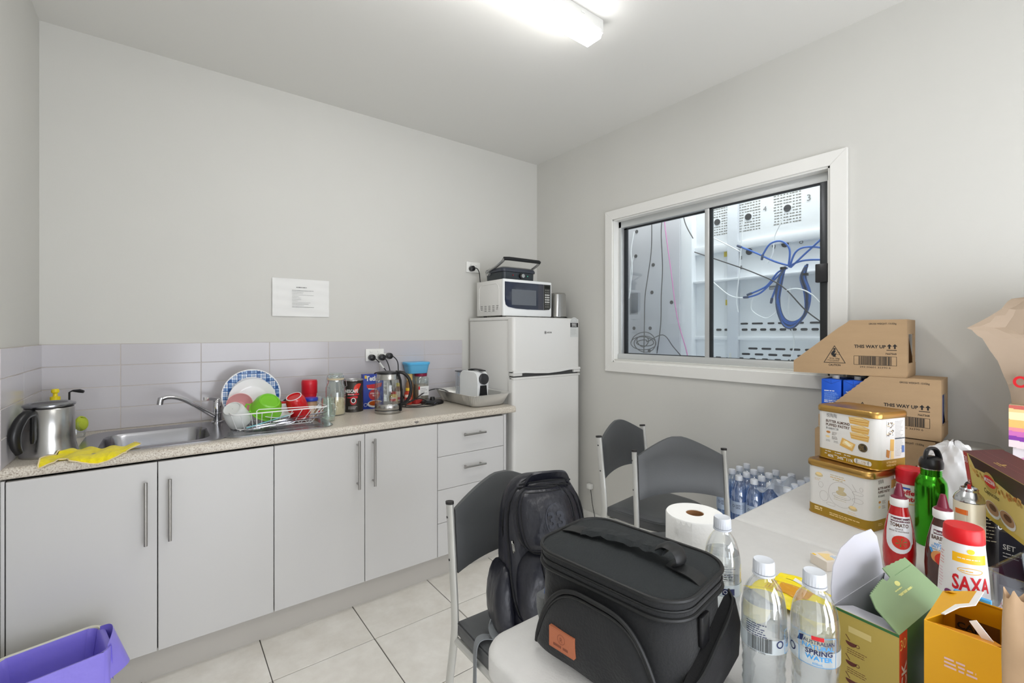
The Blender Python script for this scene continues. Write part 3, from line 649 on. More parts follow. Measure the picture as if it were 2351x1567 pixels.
for x in (.275, .57):
    for y in (2.37, 2.59): G().tube([(x, y, BZ+.0047), (x, y, BZ+.012)], .004, 8).ob('foot', plw, rk)
g = G()
g.tube([(.33, 2.302, BZ+.018), (.33, 2.302, BZ+.098), (.338, 2.302, BZ+.104), (.60, 2.302, BZ+.094)], .002, 6); g.ob('cutlery_guard', wirem, rk)
def plate(name, label, loc, tilt, yaw, r, mats, cat='plate', art=None, mid=.66, group=None):
    t = thing(name, label, cat, loc, group=group, rot=(R(90)-tilt, 0, yaw))
    prof = [(.001, .0), (r*mid*.9, .0), (r*mid, .003), (r*.98, .019), (r, .021), (r*.985, .0235), (r*mid*.98, .0065), (r*mid*.88, .004), (.001, .004)]
    if art: prof2 = [(r*mid*.98, .0065), (r*.985, .0235)]
    G().lathe(prof, 56).ob('dish', mats, t)
    return t
whc = M('white_ceramic', (236, 236, 238), .12, spec=.6)
# plaid rim plate, leaning back against the tiles
plt = plate('plaid_plate', 'large plate with blue plaid rim standing at the back of the rack', (.348, 2.585, BZ+.135), R(16), R(-6), .128, whc)
a = Art(); pb = M('plaid_blue', (50, 88, 145), .2); pl = M('plaid_light', (150, 178, 214), .2)
def inring(x, y): d = math.hypot(x, y); return .091 < d < .122
st = .0034
for i in range(-37, 38):
    for j in range(-37, 38):
        x = i*st; y = j*st
        if not inring(x, y): continue
        cx_ = (i+5) % 12 in (0, 1, 2, 3, 4, 7, 9); cy_ = (j+5) % 12 in (0, 1, 2, 3, 4, 7, 9)
        if cx_ and cy_: a.rect(x-st/2, y-st/2, x+st/2, y+st/2, pb, 0)
        elif cx_ or cy_:
            a.rect(x-st/2, y-st/2, x+st/2, y+st/2, pl if not (i % 12 == 7 or j % 12 == 7) else pb, 0)
def onplate(u, v, h):
    d = math.hypot(u, v); return (u, v, .0067 + (d-.083)/(.126-.083)*.0168 + h)
a.build('plaid_rim', onplate, plt)
plate('white_plate', 'white dinner plate standing in front of the plaid plate', (.347, 2.552, BZ+.115), R(18), R(-6), .103, whc, mid=.7, group='white plates in the dish rack')
plate('white_plate', 'white plate lying tilted under the green bowl in the rack', (.43, 2.47, BZ+.052), R(72), R(10), .088, whc, mid=.6, group='white plates in the dish rack')
def bowl(name, label, cat, loc, rot, prof, mat, n=40, group=None):
    t = thing(name, label, cat, loc, rot=rot, group=group); G().lathe(prof, n, cap0=True, cap1=False).ob('vessel', mat, t); return t
pink = M('pink_ceramic', (226, 170, 172), .2)
bowl('pink_bowl', 'small pink bowl behind the grey white cup in the rack', 'bowl', (.288, 2.50, BZ+.10), (R(62), 0, R(-10)), [(.001, -.03), (.025, -.03), (.03, -.026), (.052, .0), (.055, .022), (.053, .022), (.049, .002), (.027, -.02), (.001, -.021)], pink)
gw = M('grey_white_ceramic', (212, 214, 212), .25)
t = bowl('grey_white_cup', 'grey white cup upside down at the left of the rack', 'cup', (.262, 2.415, BZ+.075), (R(35), R(-28), 0), [(.046, -.052), (.049, -.05), (.050, -.02), (.043, .03), (.037, .036), (.036, .044), (.033, .044), (.032, .040), (.001, .040)], gw)
gr = M('lime_plastic', (116, 190, 40), .3, spec=.6)
t = bowl('green_bowl', 'lime green plastic bowl upside down on the dishes in the rack', 'bowl', (.395, 2.44, BZ+.098), (R(40), R(12), R(0)), [(.066, -.03), (.071, -.030), (.071, -.027), (.067, -.024), (.058, .018), (.045, .036), (.038, .038), (.036, .035), (.001, .034)], gr)
G().tube([(-.06, -.02, -.026), (-.082, -.025, -.03), (-.088, 0, -.03), (-.082, .025, -.03), (-.06, .02, -.026)], .005, 8, flat=(1, .5)).ob('lug_handle', gr, t)
rd = M('red_ceramic', (196, 22, 28), .14, spec=.6)
rm = thing('red_mug', 'red mug upside down at the right of the dish rack', 'mug', (.530, 2.455, BZ+.082), rot=(R(-26), R(10), R(150)))
rm.scale = (1.14, 1.14, 1.14)
G().lathe([(.039, -.05), (.041, -.048), (.0415, .0), (.039, .03), (.033, .046), (.0305, .05), (.028, .05), (.027, .046), (.001, .0455)], 44).ob('vessel', rd, rm)
G().lathe([(.0282, .0502), (.031, .0505), (.0312, .0495), (.0315, .048)], 44, cap0=False, cap1=False).ob('foot_ring', whc, rm)
G().tube(smooth_path([(.038, 0, .028), (.058, 0, .03), (.072, 0, .012), (.072, 0, -.015), (.058, 0, -.036), (.040, 0, -.034)], 6), .0058, 10, flat=(1.2, .8)).ob('handle', rd, rm)
dk = thing('dark_mug', 'dark grey mug lying behind the red mug', 'mug', (.515, 2.555, BZ+.068), rot=(R(70), 0, R(-20)))
G().lathe([(.03, -.03), (.036, -.025), (.038, .03), (.036, .03), (.034, -.02), (.001, -.024)], 36, cap1=False).ob('vessel', M('dark_slate', (74, 86, 92), .3), dk)
# cutlery along the front of the rack
cm = M('cutlery_steel', (190, 190, 194), .15, 1); tq = M('turquoise_plastic', (130, 200, 214), .4)
def cutlery(kind, label, p0, p1, m=cm, nm=None):
    p0, p1 = Vector(p0), Vector(p1); L = (p1-p0).length; d = (p1-p0)/L
    t = thing(nm or kind, label, kind, tuple(p0), rot=Vector((1, 0, 0)).rotation_difference(d).to_euler(), group='cutlery in the front of the dish rack')
    hw = L*.55
    G().loft([[(x, -w, -h), (x, w, -h), (x, w, h), (x, -w, h)] for x, w, h in ((0, .004, .0012), (.01, .007, .0016), (hw*.6, .005, .0016), (hw, .003, .0014))]).ob('handle', m, t)
    if kind == 'fork':
        G().loft([[(x, -w, -.001+z), (x, w, -.001+z), (x, w, .001+z), (x, -w, .001+z)] for x, w, z in ((hw, .003, 0), (L*.68, .005, 0), (L*.72, .011, -.002), (L*.78, .012, -.003))]).ob('neck', cm, t)
        for q in (-.0095, -.0032, .0032, .0095): G().loft([[(x, q-.0014, -.001+z), (x, q+.0014, -.001+z), (x, q+.0014, .001+z), (x, q-.0014, .001+z)] for x, z in ((L*.775, -.003), (L*.9, -.003), (L, .002))]).ob('tine', cm, t)
    elif kind == 'spoon':
        G().loft([[(x, -w, z), (x, -w*.5, z-w*.25), (x, w*.5, z-w*.25), (x, w, z), (x, w*.5, z-w*.25+.0012), (x, -w*.5, z-w*.25+.0012)] for x, w, z in ((hw, .003, 0), (L*.66, .006, 0), (L*.74, .016, 0), (L*.86, .020, 0), (L*.96, .014, 0), (L, .003, 0))]).ob('bowl', cm, t)
    else:
        G().loft([[(x, -w, -.0006), (x, w, -.0006), (x, w, .0006), (x, -w, .0006)] for x, w in ((hw, .006), (hw*1.15, .010), (L*.9, .009), (L, .003))]).ob('blade', cm if m is cm else m, t)
cutlery('knife', 'turquoise handled knife lying left in the cutlery of the rack', (.295, 2.345, BZ+.02), (.47, 2.335, BZ+.062), tq)
cutlery('spoon', 'spoon with its bowl poking right beyond the rack, topmost', (.40, 2.325, BZ+.040), (.638, 2.335, BZ+.060))
cutlery('spoon', 'spoon with its bowl poking right beyond the rack, below the other', (.41, 2.318, BZ+.028), (.625, 2.318, BZ+.044))
cutlery('fork', 'fork with its tines in the middle of the rack front', (.315, 2.330, BZ+.018), (.49, 2.322, BZ+.030))
cutlery('fork', 'fork lying behind the front fork in the rack', (.30, 2.352, BZ+.022), (.46, 2.345, BZ+.034))
cutlery('knife', 'steel table knife lying along the right of the rack front', (.40, 2.35, BZ+.034), (.60, 2.345, BZ+.040))
cutlery('knife', 'steel table knife lying low in the left of the rack', (.28, 2.368, BZ+.018), (.44, 2.36, BZ+.026))
cutlery('spoon', 'small spoon lying low at the left front of the rack', (.285, 2.335, BZ+.015), (.40, 2.318, BZ+.016))
# ------------------------------------------------------------------ jars and tins
glass = clear('jar_glass', (240, 248, 244), .10, .75, .02, body=.04)
def jarprof(name, label, x, y, prof, mat, cat='jar', n=36, **k):
    t = thing(name, label, cat, (x, y, BZ)); G().lathe(prof, n, **k).ob('body', mat, t); return t
cw = M('creamer_red', (205, 26, 44), .3)
pw = [(.036, .0), (.038, .004), (.038, .08), (.034, .098), (.036, .102), (.0385, .112), (.038, .118)]
t = jarprof('creamer_jar', 'pale creamer jar with tall red lid behind the red mug', .640, 2.68, pw, M('creamer_label', (238, 222, 222), .35), 'jar')
G().lathe([(.0395, .112), (.0405, .116), (.0405, .158), (.041, .162), (.0405, .178), (.037, .186), (.001, .187)], 36).ob('lid', cw, t)
a = Art(); a.ell(.0, .112, .052, .034, cw, 0, a0=180, a1=360); a.text('coffee', -.040, .058, .010, cw, 1, 'L', .02); a.text('mate', -.036, .042, .011, cw, 1, 'L', .02); a.small(.0, .04, .03, 3, .006, .0016, cw)
a.build('label_print', on_cyl(.0383, 250, .0), t, step=.006)
t = jarprof('peanut_jar', 'small glass jar of brown paste with blue lid behind the glass mug', .607, 2.515, [(.028, .0), (.031, .005), (.031, .085), (.027, .094)], M('paste_brown', (172, 138, 108), .35))
G().lathe([(.034, .094), (.035, .097), (.035, .106), (.033, .110), (.001, .110)], 36).ob('lid', M('lid_blue', (36, 60, 170), .3), t)
a = Art(); a.rect(-.022, .02, .022, .072, M('label_cream', (224, 206, 190), .5)); a.text('Bega', -.016, .052, .011, RED, 1, 'L', .03); a.small(-.018, .042, .036, 3, .008, .002, RED)
a.build('label_print', on_cyl(.0313, 243, 0), t, step=.006)
t = jarprof('squeeze_bottle', 'narrow clear squeeze bottle with red print behind the glass mug', .655, 2.535, [(.014, .0), (.016, .004), (.016, .08), (.010, .098), (.008, .11)], clear('bottle_clear', (244, 244, 244), .1, .6, body=.25), 'bottle', 20)
a = Art(); a.ell(0, .03, .006, .014, RED); a.build('label_print', on_cyl(.0162, 243, 0), t, step=.004)
# glass mug with handle
gm = thing('glass_mug', 'clear glass mug standing right of the dish rack', 'mug', (.662, 2.40, BZ+0))
G().lathe([(.030, .001), (.0325, .004), (.033, .118), (.0315, .118), (.0295, .014), (.001, .012)], 36, cap1=False).ob('vessel', glass, gm)
G().tube(smooth_path([(.012, -.031, .09), (.016, -.05, .088), (.018, -.058, .06), (.016, -.05, .032), (.012, -.031, .03)], 6), .0045, 10).ob('handle', glass, gm)
# clip top sugar jar
cj = thing('clip_top_jar', 'clip top glass jar half full of sugar', 'jar', (.745, 2.56, BZ))
G().lathe([(.046, .0), (.049, .005), (.051, .02), (.051, .15), (.040, .176), (.040, .19)], 40, cap1=False).ob('body', glass, cj)
G().lathe([(.001, .006), (.0445, .006), (.0475, .02), (.0475, .085), (.042, .090), (.02, .093), (.001, .086)], 36).ob('sugar', M('raw_sugar', (222, 200, 166), .9, bump=.6, scale=500), cj)
G().lathe([(.041, .190), (.044, .192), (.044, .197), (.041, .199)], 36, cap0=False, cap1=False).ob('seal', M('seal_rubber', (206, 190, 160), .6), cj)
G().lathe([(.041, .199), (.043, .203), (.042, .213), (.036, .219), (.037, .224), (.034, .227), (.001, .224)], 36).ob('lid', glass, cj)
g = G()
for s_ in (-1, 1): g.tube([(s_*.043, 0, .215), (s_*.052, -.01, .19), (s_*.052, -.025, .155), (s_*.04, -.035, .15)], .0014, 6)
g.tube([(.043*math.cos(q*.2618), .043*math.sin(q*.2618), .186) for q in range(24)], .0014, 6, True); g.tube([(-.043, 0, .215), (0, -.045, .213), (.043, 0, .215)], .0014, 6)
g.ob('clip_wire', cm, cj)
# coffee tin
ct = thing('coffee_tin', 'dark instant coffee tin with red mug print', 'tin', (.862, 2.625, BZ))
tinp = [(.053, .0), (.0545, .002), (.0535, .005)]
for k in range(14): tinp += [(.0535, .008+k*.0115), (.0529, .0135+k*.0115)]
tinp += [(.0535, .170), (.0548, .173), (.0548, .176)]
G().lathe(tinp, 48).ob('body', M('tin_dark', (62, 58, 54), .35, .5), ct)
G().lathe([(.0552, .174), (.0555, .178), (.053, .181), (.0515, .177), (.001, .177)], 48).ob('lid', M('tin_silver', (190, 190, 190), .25, 1), ct)
a = Art(); a.text('NESCAFÉ', -.03, .110, .017, WHT, 2, 'L', .03, w=.074); a.rect(-.015, .096, .05, .104, RED, 1); a.text('Blend 43', -.012, .0965, .0065, WHT, 2, 'L', .02)
a.poly([(-.02, .082), (.02, .090), (.042, .09), (.042, .078), (-.01, .079)], RED, 1); a.ell(.018, .062, .018, .021, M('cup_red', (170, 24, 28), .4), 1); a.ell(.018, .066, .013, .015, WHT, 2); a.ell(.018, .066, .009, .011, INK, 3); a.ell(.05, .13, .03, .03, M('swoosh_red', (214, 56, 40), .4), 1, a0=60, a1=240); a.small(-.01, .03, .06, 3, .006, .0016, WHT)
a.build('label_print', on_cyl(.0537, 233, 0), ct, step=.005)
# tea box
tb = thing('tea_box', 'blue tea box with cup print behind the glass kettle', 'box', (.985, 2.66, BZ), R(-8))
G().box(-.058, .058, -.032, .032, 0, .20, .001).ob('carton', M('tea_blue', (28, 58, 160), .4), tb)
a = Art(); a.text('Tetley', -.045, .165, .026, WHT, 1, 'L', .04, w=.09); a.poly([(-.04, .14), (.05, .15), (.045, .128), (.0, .116), (-.035, .122)], RED, 1)
a.poly([(-.03, .122), (.02, .116), (.02, .11), (-.03, .115)], WHT, 1); a.ell(.005, .082, .032, .032, M('disc_red', (176, 30, 38), .4), 1); a.text('STRONG', .005, .086, .008, WHT, 2, 'C', .02); a.text('TEA', .005, .072, .009, WHT, 2, 'C', .02)
a.ell(.01, .028, .045, .022, WHT, 1); a.ell(.01, .032, .036, .015, M('tea_brown', (190, 84, 24), .3), 2); a.ring(-.045, .025, .01, .01, .002, WHT, 1); a.rect(-.05, .178, -.038, .196, YEL, 1)
a.build('label_print', on_front(0, 0, -.032), tb)
# glass kettle
gk = thing('glass_kettle', 'clear glass kettle with black handle and steel collar on the worktop', 'kettle', (.998, 2.455, BZ))
G().lathe([(.070, .002), (.071, .006), (.071, .016), (.069, .018)], 48).ob('base_ring', brush, gk)
G().lathe([(.0695, .016), (.0705, .018), (.0695, .021)], 48, cap0=False, cap1=False).ob('base_gap', plb, gk)
G().lathe([(.069, .020), (.0705, .024), (.070, .050), (.068, .053)], 48).ob('steel_band', brush, gk)
G().lathe([(.0685, .053), (.071, .075), (.0735, .11), (.070, .16), (.064, .186)], 48, cap0=False, cap1=False).ob('glass_body', clear('kettle_glass', (240, 244, 240), .06, .6, .02), gk)
G().lathe([(.0645, .186), (.0655, .188), (.058, .218), (.057, .22)], 48, cap0=False, cap1=False).ob('collar', brush, gk)
G().lathe([(.0595, .216), (.060, .222), (.057, .228), (.02, .232), (.001, .232)], 40).ob('lid', plb, gk)
hx = Vector((.7955, -.606, 0)).normalized()
G().loft([[(-hx*q + Vector((0, 0, z)) + Vector((hx.y, -hx.x, 0))*s_*w) for s_ in (-1, 1)] + [-hx*q*.92 + Vector((0, 0, z-.004))] for q, z, w in ((.05, .228, .03), (.066, .225, .018), (.078, .217, .003))]).ob('spout', plb, gk)
pth = smooth_path([hx*.045+Vector((0, 0, .226)), hx*.085+Vector((0, 0, .221)), hx*.118+Vector((0, 0, .19)), hx*.13+Vector((0, 0, .14)), hx*.122+Vector((0, 0, .09)), hx*.10+Vector((0, 0, .058)), hx*.078+Vector((0, 0, .05))], 6)
G().tube(pth, .0115, 12, flat=(1, .8)).ob('handle', plb, gk)
G().tube([hx*.060+Vector((0, 0, .215)), hx*.071+Vector((0, 0, .18)), hx*.0775+Vector((0, 0, .11)), hx*.074+Vector((0, 0, .04)), hx*.073+Vector((0, 0, .01))], .008, 10, flat=(1.5, .7)).ob('handle_strip', plb, gk)
a = Art(); a.ell(0, 0, .0055, .0055, INK, 0); a.text('N', 0, -.0035, .007, WHT, 1, 'C'); a.build('badge', on_cyl(.0708, 232, .037), gk, step=.004)
a = Art()
for k in range(5): a.rect(-.008, .07+k*.022, .006, .0712+k*.022, WHT, 0)
a.build('level_mark', on_cyl(.0728, 238, .02), gk, step=.004)
# behind the kettle: sauce bottles and jars, blue lunch box on top
for x, y, lab, c1, c2, h in ((1.12, 2.665, 'small mustard jar seen through the glass kettle, left', (196, 160, 70), (176, 30, 30), .085), (1.175, 2.715, 'brown sauce bottle seen inside the kettle handle', (120, 74, 44), (214, 190, 60), .13), (1.215, 2.66, 'red and yellow condiment jar right of the kettle handle', (180, 60, 40), (230, 190, 60), .10)):
    t = thing('condiment_jar', lab, 'jar', (x, y, BZ), group='condiments behind the glass kettle')
    G().lathe([(.022, 0), (.025, .004), (.025, h*.7), (.016, h*.84), (.016, h*.86)], 24).ob('body', M('cond_%d' % (x*1000), c1, .25), t)
    G().lathe([(.0175, h*.85), (.018, h), (.001, h+.001)], 24).ob('lid', M('condl_%d' % (x*1000), c2, .35), t)
    Art().rect(-.02, .02, .02, h*.62, M('label_cream', (224, 206, 190), .5)).rect(-.018, .03, .018, .045, RED, 1).build('label_print', on_cyl(.0252, 240, 0), t, step=.006)
t = thing('tall_jar', 'square glass jar with maroon lid and white label under the blue container', 'jar', (1.335, 2.735, BZ))
G().zloft([(0, rr(.085, .085, .02)), (.15, rr(.085, .085, .02)), (.165, rr(.07, .07, .03))]).ob('body', glass, t)
G().zloft([(.004, rr(.076, .076, .018)), (.11, rr(.076, .076, .018))]).ob('contents', M('jar_contents', (150, 134, 120), .6, var=.3, scale=80), t)
G().lathe([(.040, .164), (.041, .166), (.041, .182), (.001, .183)], 32).ob('lid', M('maroon_lid', (130, 24, 60), .35), t)
Art().rect(-.036, .04, .036, .10, WHT).rect(-.036, .08, -.026, .10, RED, 1).small(-.02, .085, .05, 4, .01, .002, INK).build('label_print', on_front(0, 0, -.043), t)
t = thing('spice_bottle', 'small bottle with yellow cap left of the square jar', 'bottle', (1.262, 2.745, BZ))
G().lathe([(.022, 0), (.024, .004), (.024, .12), (.016, .135), (.016, .14)], 24).ob('body', M('spice_brown', (150, 110, 70), .3), t); G().lathe([(.019, .14), (.019, .182), (.001, .1825)], 24).ob('cap', M('cap_tan', (226, 196, 120), .4), t)
t = thing('blue_container', 'light blue plastic lunch container on top of the jars', 'container', (1.305, 2.738, BZ+.184))
blp = M('blue_plastic', (96, 174, 216), .35)
G().zloft([(0, rr(.125, .085, .02)), (.002, rr(.128, .088, .02)), (.058, rr(.15, .104, .025))]).ob('tub', blp, t); G().zloft([(.056, rr(.158, .112, .028)), (.068, rr(.162, .116, .03)), (.072, rr(.156, .11, .028)), (.0715, rr(.14, .096, .02))]).ob('lid', M('blue_lid', (90, 180, 228), .3), t)
# kettle power base and cords
t = thing('kettle_base', 'round black kettle power base on the worktop left of the foil tray', 'kettle base', (1.350, 2.60, BZ))
G().lathe([(.066, .0), (.070, .004), (.070, .014), (.060, .022), (.025, .024), (.001, .024)], 40).ob('disc', plb, t); G().lathe([(.016, .024), (.014, .04), (.012, .042), (.001, .042)], 24).ob('contact_post', plb, t)
G().tube([(-.016, -.066, .010), (-.014, -.071, .010)], .006, 8).ob('chrome_mark', cm, t)
tag(G().tube(smooth_path([(1.35, 2.53, BZ+.008), (1.30, 2.50, BZ+.004), (1.20, 2.505, BZ+.004), (1.14, 2.56, BZ+.004), (1.10, 2.62, BZ+.01)], 7), .0032, 8).ob('cord', rubb), 'black cord curving over the worktop in front of the kettle base', 'cord')
tag(G().tube(smooth_path([(1.14, 2.60, BZ+.004), (1.22, 2.60, BZ+.03), (1.33, 2.69, BZ+.055), (1.41, 2.70, BZ+.075), (1.47, 2.68, BZ+.070), (1.52, 2.655, BZ+.04)], 7), .0032, 8).ob('cord', rubb), 'black cord arching into the foil tray to the coffee machine', 'cord')
tag(G().tube(smooth_path([(1.16, 2.58, BZ+.004), (1.20, 2.63, BZ+.02), (1.27, 2.62, BZ+.035), (1.30, 2.57, BZ+.015), (1.22, 2.55, BZ+.004), (1.15, 2.60, BZ+.012), (1.18, 2.66, BZ+.04)], 7), .0028, 8).ob('cord', rubb), 'black cord coiled loosely between glass kettle and kettle base', 'cord')
tag(G().box(-.035, .035, -.02, .02, 0, .025, .004).ob('red_packet', M('packet_red', (170, 50, 48), .4), loc=(1.275, 2.655, BZ), rz=R(20)), 'small red packet lying beside the kettle base', 'packet')
# foil tray and coffee machine
foil = M('foil', (222, 221, 217), .36, .55, bump=.5, scale=60)
ft = thing('foil_tray', 'large ribbed aluminium foil tray holding the coffee machine', 'tray', (1.570, 2.488, BZ), R(0))
N = 160
def fring(w, d, z, rib):
    P = rr(w, d, .04, 8); L = len(P); out = []
    Q = smooth_path([(x, y, z) for x, y in P], 4, True)
    for k, q in enumerate(Q):
        s_ = 1 + (rib if k % 2 else -rib)*.5/(.5*w); out.append((q.x*s_, q.y*s_, z))
    return out
def dens(w, d, z, rib):
    P = rr(w, d, .04, 8); P.append(P[0]); per = [0]
    for p, q in zip(P, P[1:]): per.append(per[-1] + math.dist(p, q))
    out = []; j = 0
    for k in range(260):
        s_ = per[-1]*k/260
        while per[j+1] < s_: j += 1
        t_ = (s_-per[j])/(per[j+1]-per[j]+1e-9); x = P[j][0]+(P[j+1][0]-P[j][0])*t_; y = P[j][1]+(P[j+1][1]-P[j][1])*t_
        f = 1 + (rib if k % 2 else -rib)/(w/2); out.append((x*f, y*f, z))
    return out
G().loft([dens(.205, .395, .002, 0), dens(.225, .415, .010, .002), dens(.277, .462, .070, .0032), dens(.282, .467, .074, 0), dens(.305, .490, .076, 0), dens(.305, .490, .0745, 0), dens(.278, .463, .0725, 0), dens(.272, .457, .069, .0032), dens(.220, .410, .011, .002), dens(.202, .392, .0035, 0)]).ob('tray_body', foil, ft, ang=60)
cmn = thing('coffee_machine', 'white capsule coffee machine with black front in the foil tray', 'coffee machine', (1.578, 2.475, BZ+.005), R(4))
whp = M('gloss_white', (232, 234, 234), .18, spec=.6)
side = [(-.095, 0), (.10, 0), (.10, .16), (.085, .192), (.06, .2), (-.06, .2), (-.088, .188), (-.10, .16), (-.097, .12)]
g = G().prism(side, lambda u, v: (-.042, u, v), lambda u, v: (.042, u, v)); bmesh.ops.bevel(g.bm, geom=list(g.bm.edges), offset=.006, segments=3, affect='EDGES'); g.ob('housing', whp, cmn)
G().tube([(0, -.098, .152), (0, -.112, .152), (0, -.114, .152)], [.034, .034, .030], 36).ob('front_disc', M('graphite', (58, 58, 60), .3, .3), cmn)
G().prism([(-.022, .112), (.022, .112), (.034, .004), (-.034, .004)], lambda u, v: (u, -.104, v), lambda u, v: (u, -.094, v)).ob('front_panel', plb, cmn)
for k in range(17): G().box(-.022-.0006*k, .022+.0006*k, -.1065, -.1035, .104-k*.006, .1065-k*.006).ob('rib', plb, cmn)
G().loft([[(x*w, y, z), (x*w*0+w*.9, y, z+.006), (-w*.9, y, z+.006), (-w, y, z)] for x, y, z, w in ((1, -.11, .200, .012), (1, -.06, .206, .015), (1, .0, .206, .02), (1, .03, .2, .024))]).ob('lever', plb, cmn)
G().box(-.038, .038, .102, .155, .02, .185, .01).ob('water_tank', clear('tank_plastic', (220, 224, 230), .1, .5, body=.25), cmn)
G().box(-.039, .039, .101, .157, .185, .192, .002).ob('tank_lid', M('tank_grey', (90, 92, 96), .3), cmn)
# ------------------------------------------------------------------ fridge and things on it
fw = M('fridge_white', (218, 217, 214), .28, bump=.03, scale=140)
fr = thing('fridge', 'white two door fridge freezer in the corner', 'fridge', (1.73, 2.26, 0))
W_ = .587
G().box(.004, W_-.004, .055, .51, .03, 1.425, .004).ob('cabinet_body', fw, fr)
G().box(0, W_, .05, .512, 1.425, 1.447, .005).ob('top_cap', fw, fr)
def fdoor(z0, z1, nm):
    P = [(0, .052), (0, .018), (.004, .008), (.014, .001), (.03, 0), (W_-.03, 0), (W_-.014, .001), (W_-.004, .008), (W_, .018), (W_, .052)]
    g = G().loft([[(x, y, z) for x, y in P] for z in (z0, z1)]); bmesh.ops.bevel(g.bm, geom=[e for e in g.bm.edges if abs(e.verts[0].co.z-e.verts[1].co.z) < 1e-6], offset=.003, segments=2, affect='EDGES')
    return g.ob(nm, fw, fr)
d1 = fdoor(1.098, 1.440, 'freezer_door'); d2 = fdoor(.045, 1.062, 'fridge_door')
g = G()
P = [(0, -.004), (.05, -.004), (.10, -.004), (.18, -.012), (.29, -.018), (.40, -.012), (.48, -.002), (W_-.05, -.001), (W_, -.001)]
g.loft([[(x, .004, 1.108), (x, -.006, 1.106), (x, -.008, 1.094+y*.8), (x, .004, 1.092+y*.8)] for x, y in P]); g.ob('door_grip', fw, d1)
G().box(.0, .072, -.003, .045, 1.073, 1.092, .003).box(W_-.06, W_, -.003, .045, 1.073, 1.092, .003).ob('trim_block', fw, d1)
G().box(.01, W_-.01, .012, .05, 1.064, 1.095).ob('shadow_gap', M('gap_dark', (70, 70, 70), .7), fr)
G().box(0, W_, -.003, .04, 1.050, 1.064, .004).ob('door_trim', fw, d2)
G().box(.02, W_-.02, .03, .5, .0, .045).ob('plinth', M('plinth_grey', (120, 120, 118), .6), fr)
a = Art(); a.ring(-.033, .004, .010, .010, .0022, INK, 0); a.ell(-.033, .004, .004, .006, INK, 1); a.text('ASCOR', -.020, .0, .009, INK, 0, 'L', .03); a.build('badge', on_front(.30, 1.342, -.0005), d1)
a = Art(); lg = M('sticker_grey', (200, 202, 200), .4)
a.ell(0, .06, .038, .036, lg, 0, a0=0, a1=180); a.rect(-.038, -.04, .038, .06, lg, 0); a.rect(-.038, .028, .038, .058, INK, 1); a.text('ENERGY', 0, .045, .0085, WHT, 2, 'C', .03); a.text('RATING', 0, .033, .0085, WHT, 2, 'C', .03)
a.ring(0, .062, .03, .027, .002, M('sticker_mid', (165, 167, 166), .4), 1, a0=0, a1=180); a.small(-.03, .015, .06, 6, .008, .002, MC['sticker_mid'])
for q in range(5): a.poly([(-.022+q*.011-.003, .066), (-.022+q*.011+.003, .066), (-.022+q*.011, .073)], MC['sticker_mid'], 1)
a.build('energy_sticker', on_front(W_-.055, 1.355, -.0005), d1)
mw = thing('microwave', 'white microwave oven with dark door on top of the fridge', 'microwave', (1.757, 2.40, 1.447))
MW = .421
for x in (.04, MW-.04):
    for y in (.04, .27): G().tube([(x, y, 0), (x, y, .012)], .012, 12).ob('foot', plb, mw)
G().box(.0, MW, .02, .315, .012, .25, .004).ob('casing', fw, mw)
G().box(-.001, MW+.001, -.002, .022, .008, .252, .008).ob('front_frame', whp, mw)
zt, zb = .232, .062
dp = [(.010, zt), (.342, zt), (.342, zb-.008), (.20, zb-.008), (.10, zb-.004), (.035, zb+.006), (.016, zb+.02), (.010, zb+.05)]
G().prism(dp, lambda u, v: (u, -.0015, v), lambda u, v: (u, -.0055, v)).ob('door_glass', M('mw_glass', (38, 42, 58), .06, spec=.8, coat=.5), mw)
G().box(.065, .275, -.0062, -.005, .082, .185).ob('door_mesh', M('mw_mesh', (96, 100, 106), .25), mw)
G().prism([(.346, zt), (.408, zt), (.408, zb+.01), (.396, zb-.004), (.346, zb-.008)], lambda u, v: (u, -.0015, v), lambda u, v: (u, -.005, v)).ob('control_panel', M('mw_panel', (52, 52, 50), .3), mw)
G().box(.354, .400, -.006, -.0048, .205, .225).ob('display', M('mw_display', (20, 24, 22), .2), mw)
btm = M('button_pale', (214, 214, 210), .4)
for r_ in range(8):
    for c_ in range(3):
        w = .0055 if r_ in (2, 3, 4, 5) else .004
        G().prism([(.362+c_*.0145+x, .193-r_*.0165+y) for x, y in circ(w, 10)], lambda u, v: (u, -.0048, v), lambda u, v: (u, -.0064, v)).ob('button', btm if w > .005 else M('button_dim', (130, 130, 126), .4), mw)
for r_ in range(4):
    for c_ in range(5):
        if r_ == 3 and c_ in (0, 4): continue
        y = .065 + c_*.047; z = .075 - r_*.011
        G().box(-.0006, .0004, y-.013, y+.013, z, z+.0045).ob('vent_slot', M('slot_grey', (120, 120, 118), .6), mw)
P = rr(.235, .185, .04, 5); g = G(); g.tube([(-.0003, .165+x, .132+y) for x, y in P], .0022, 6, True); g.ob('side_bead', fw, mw)
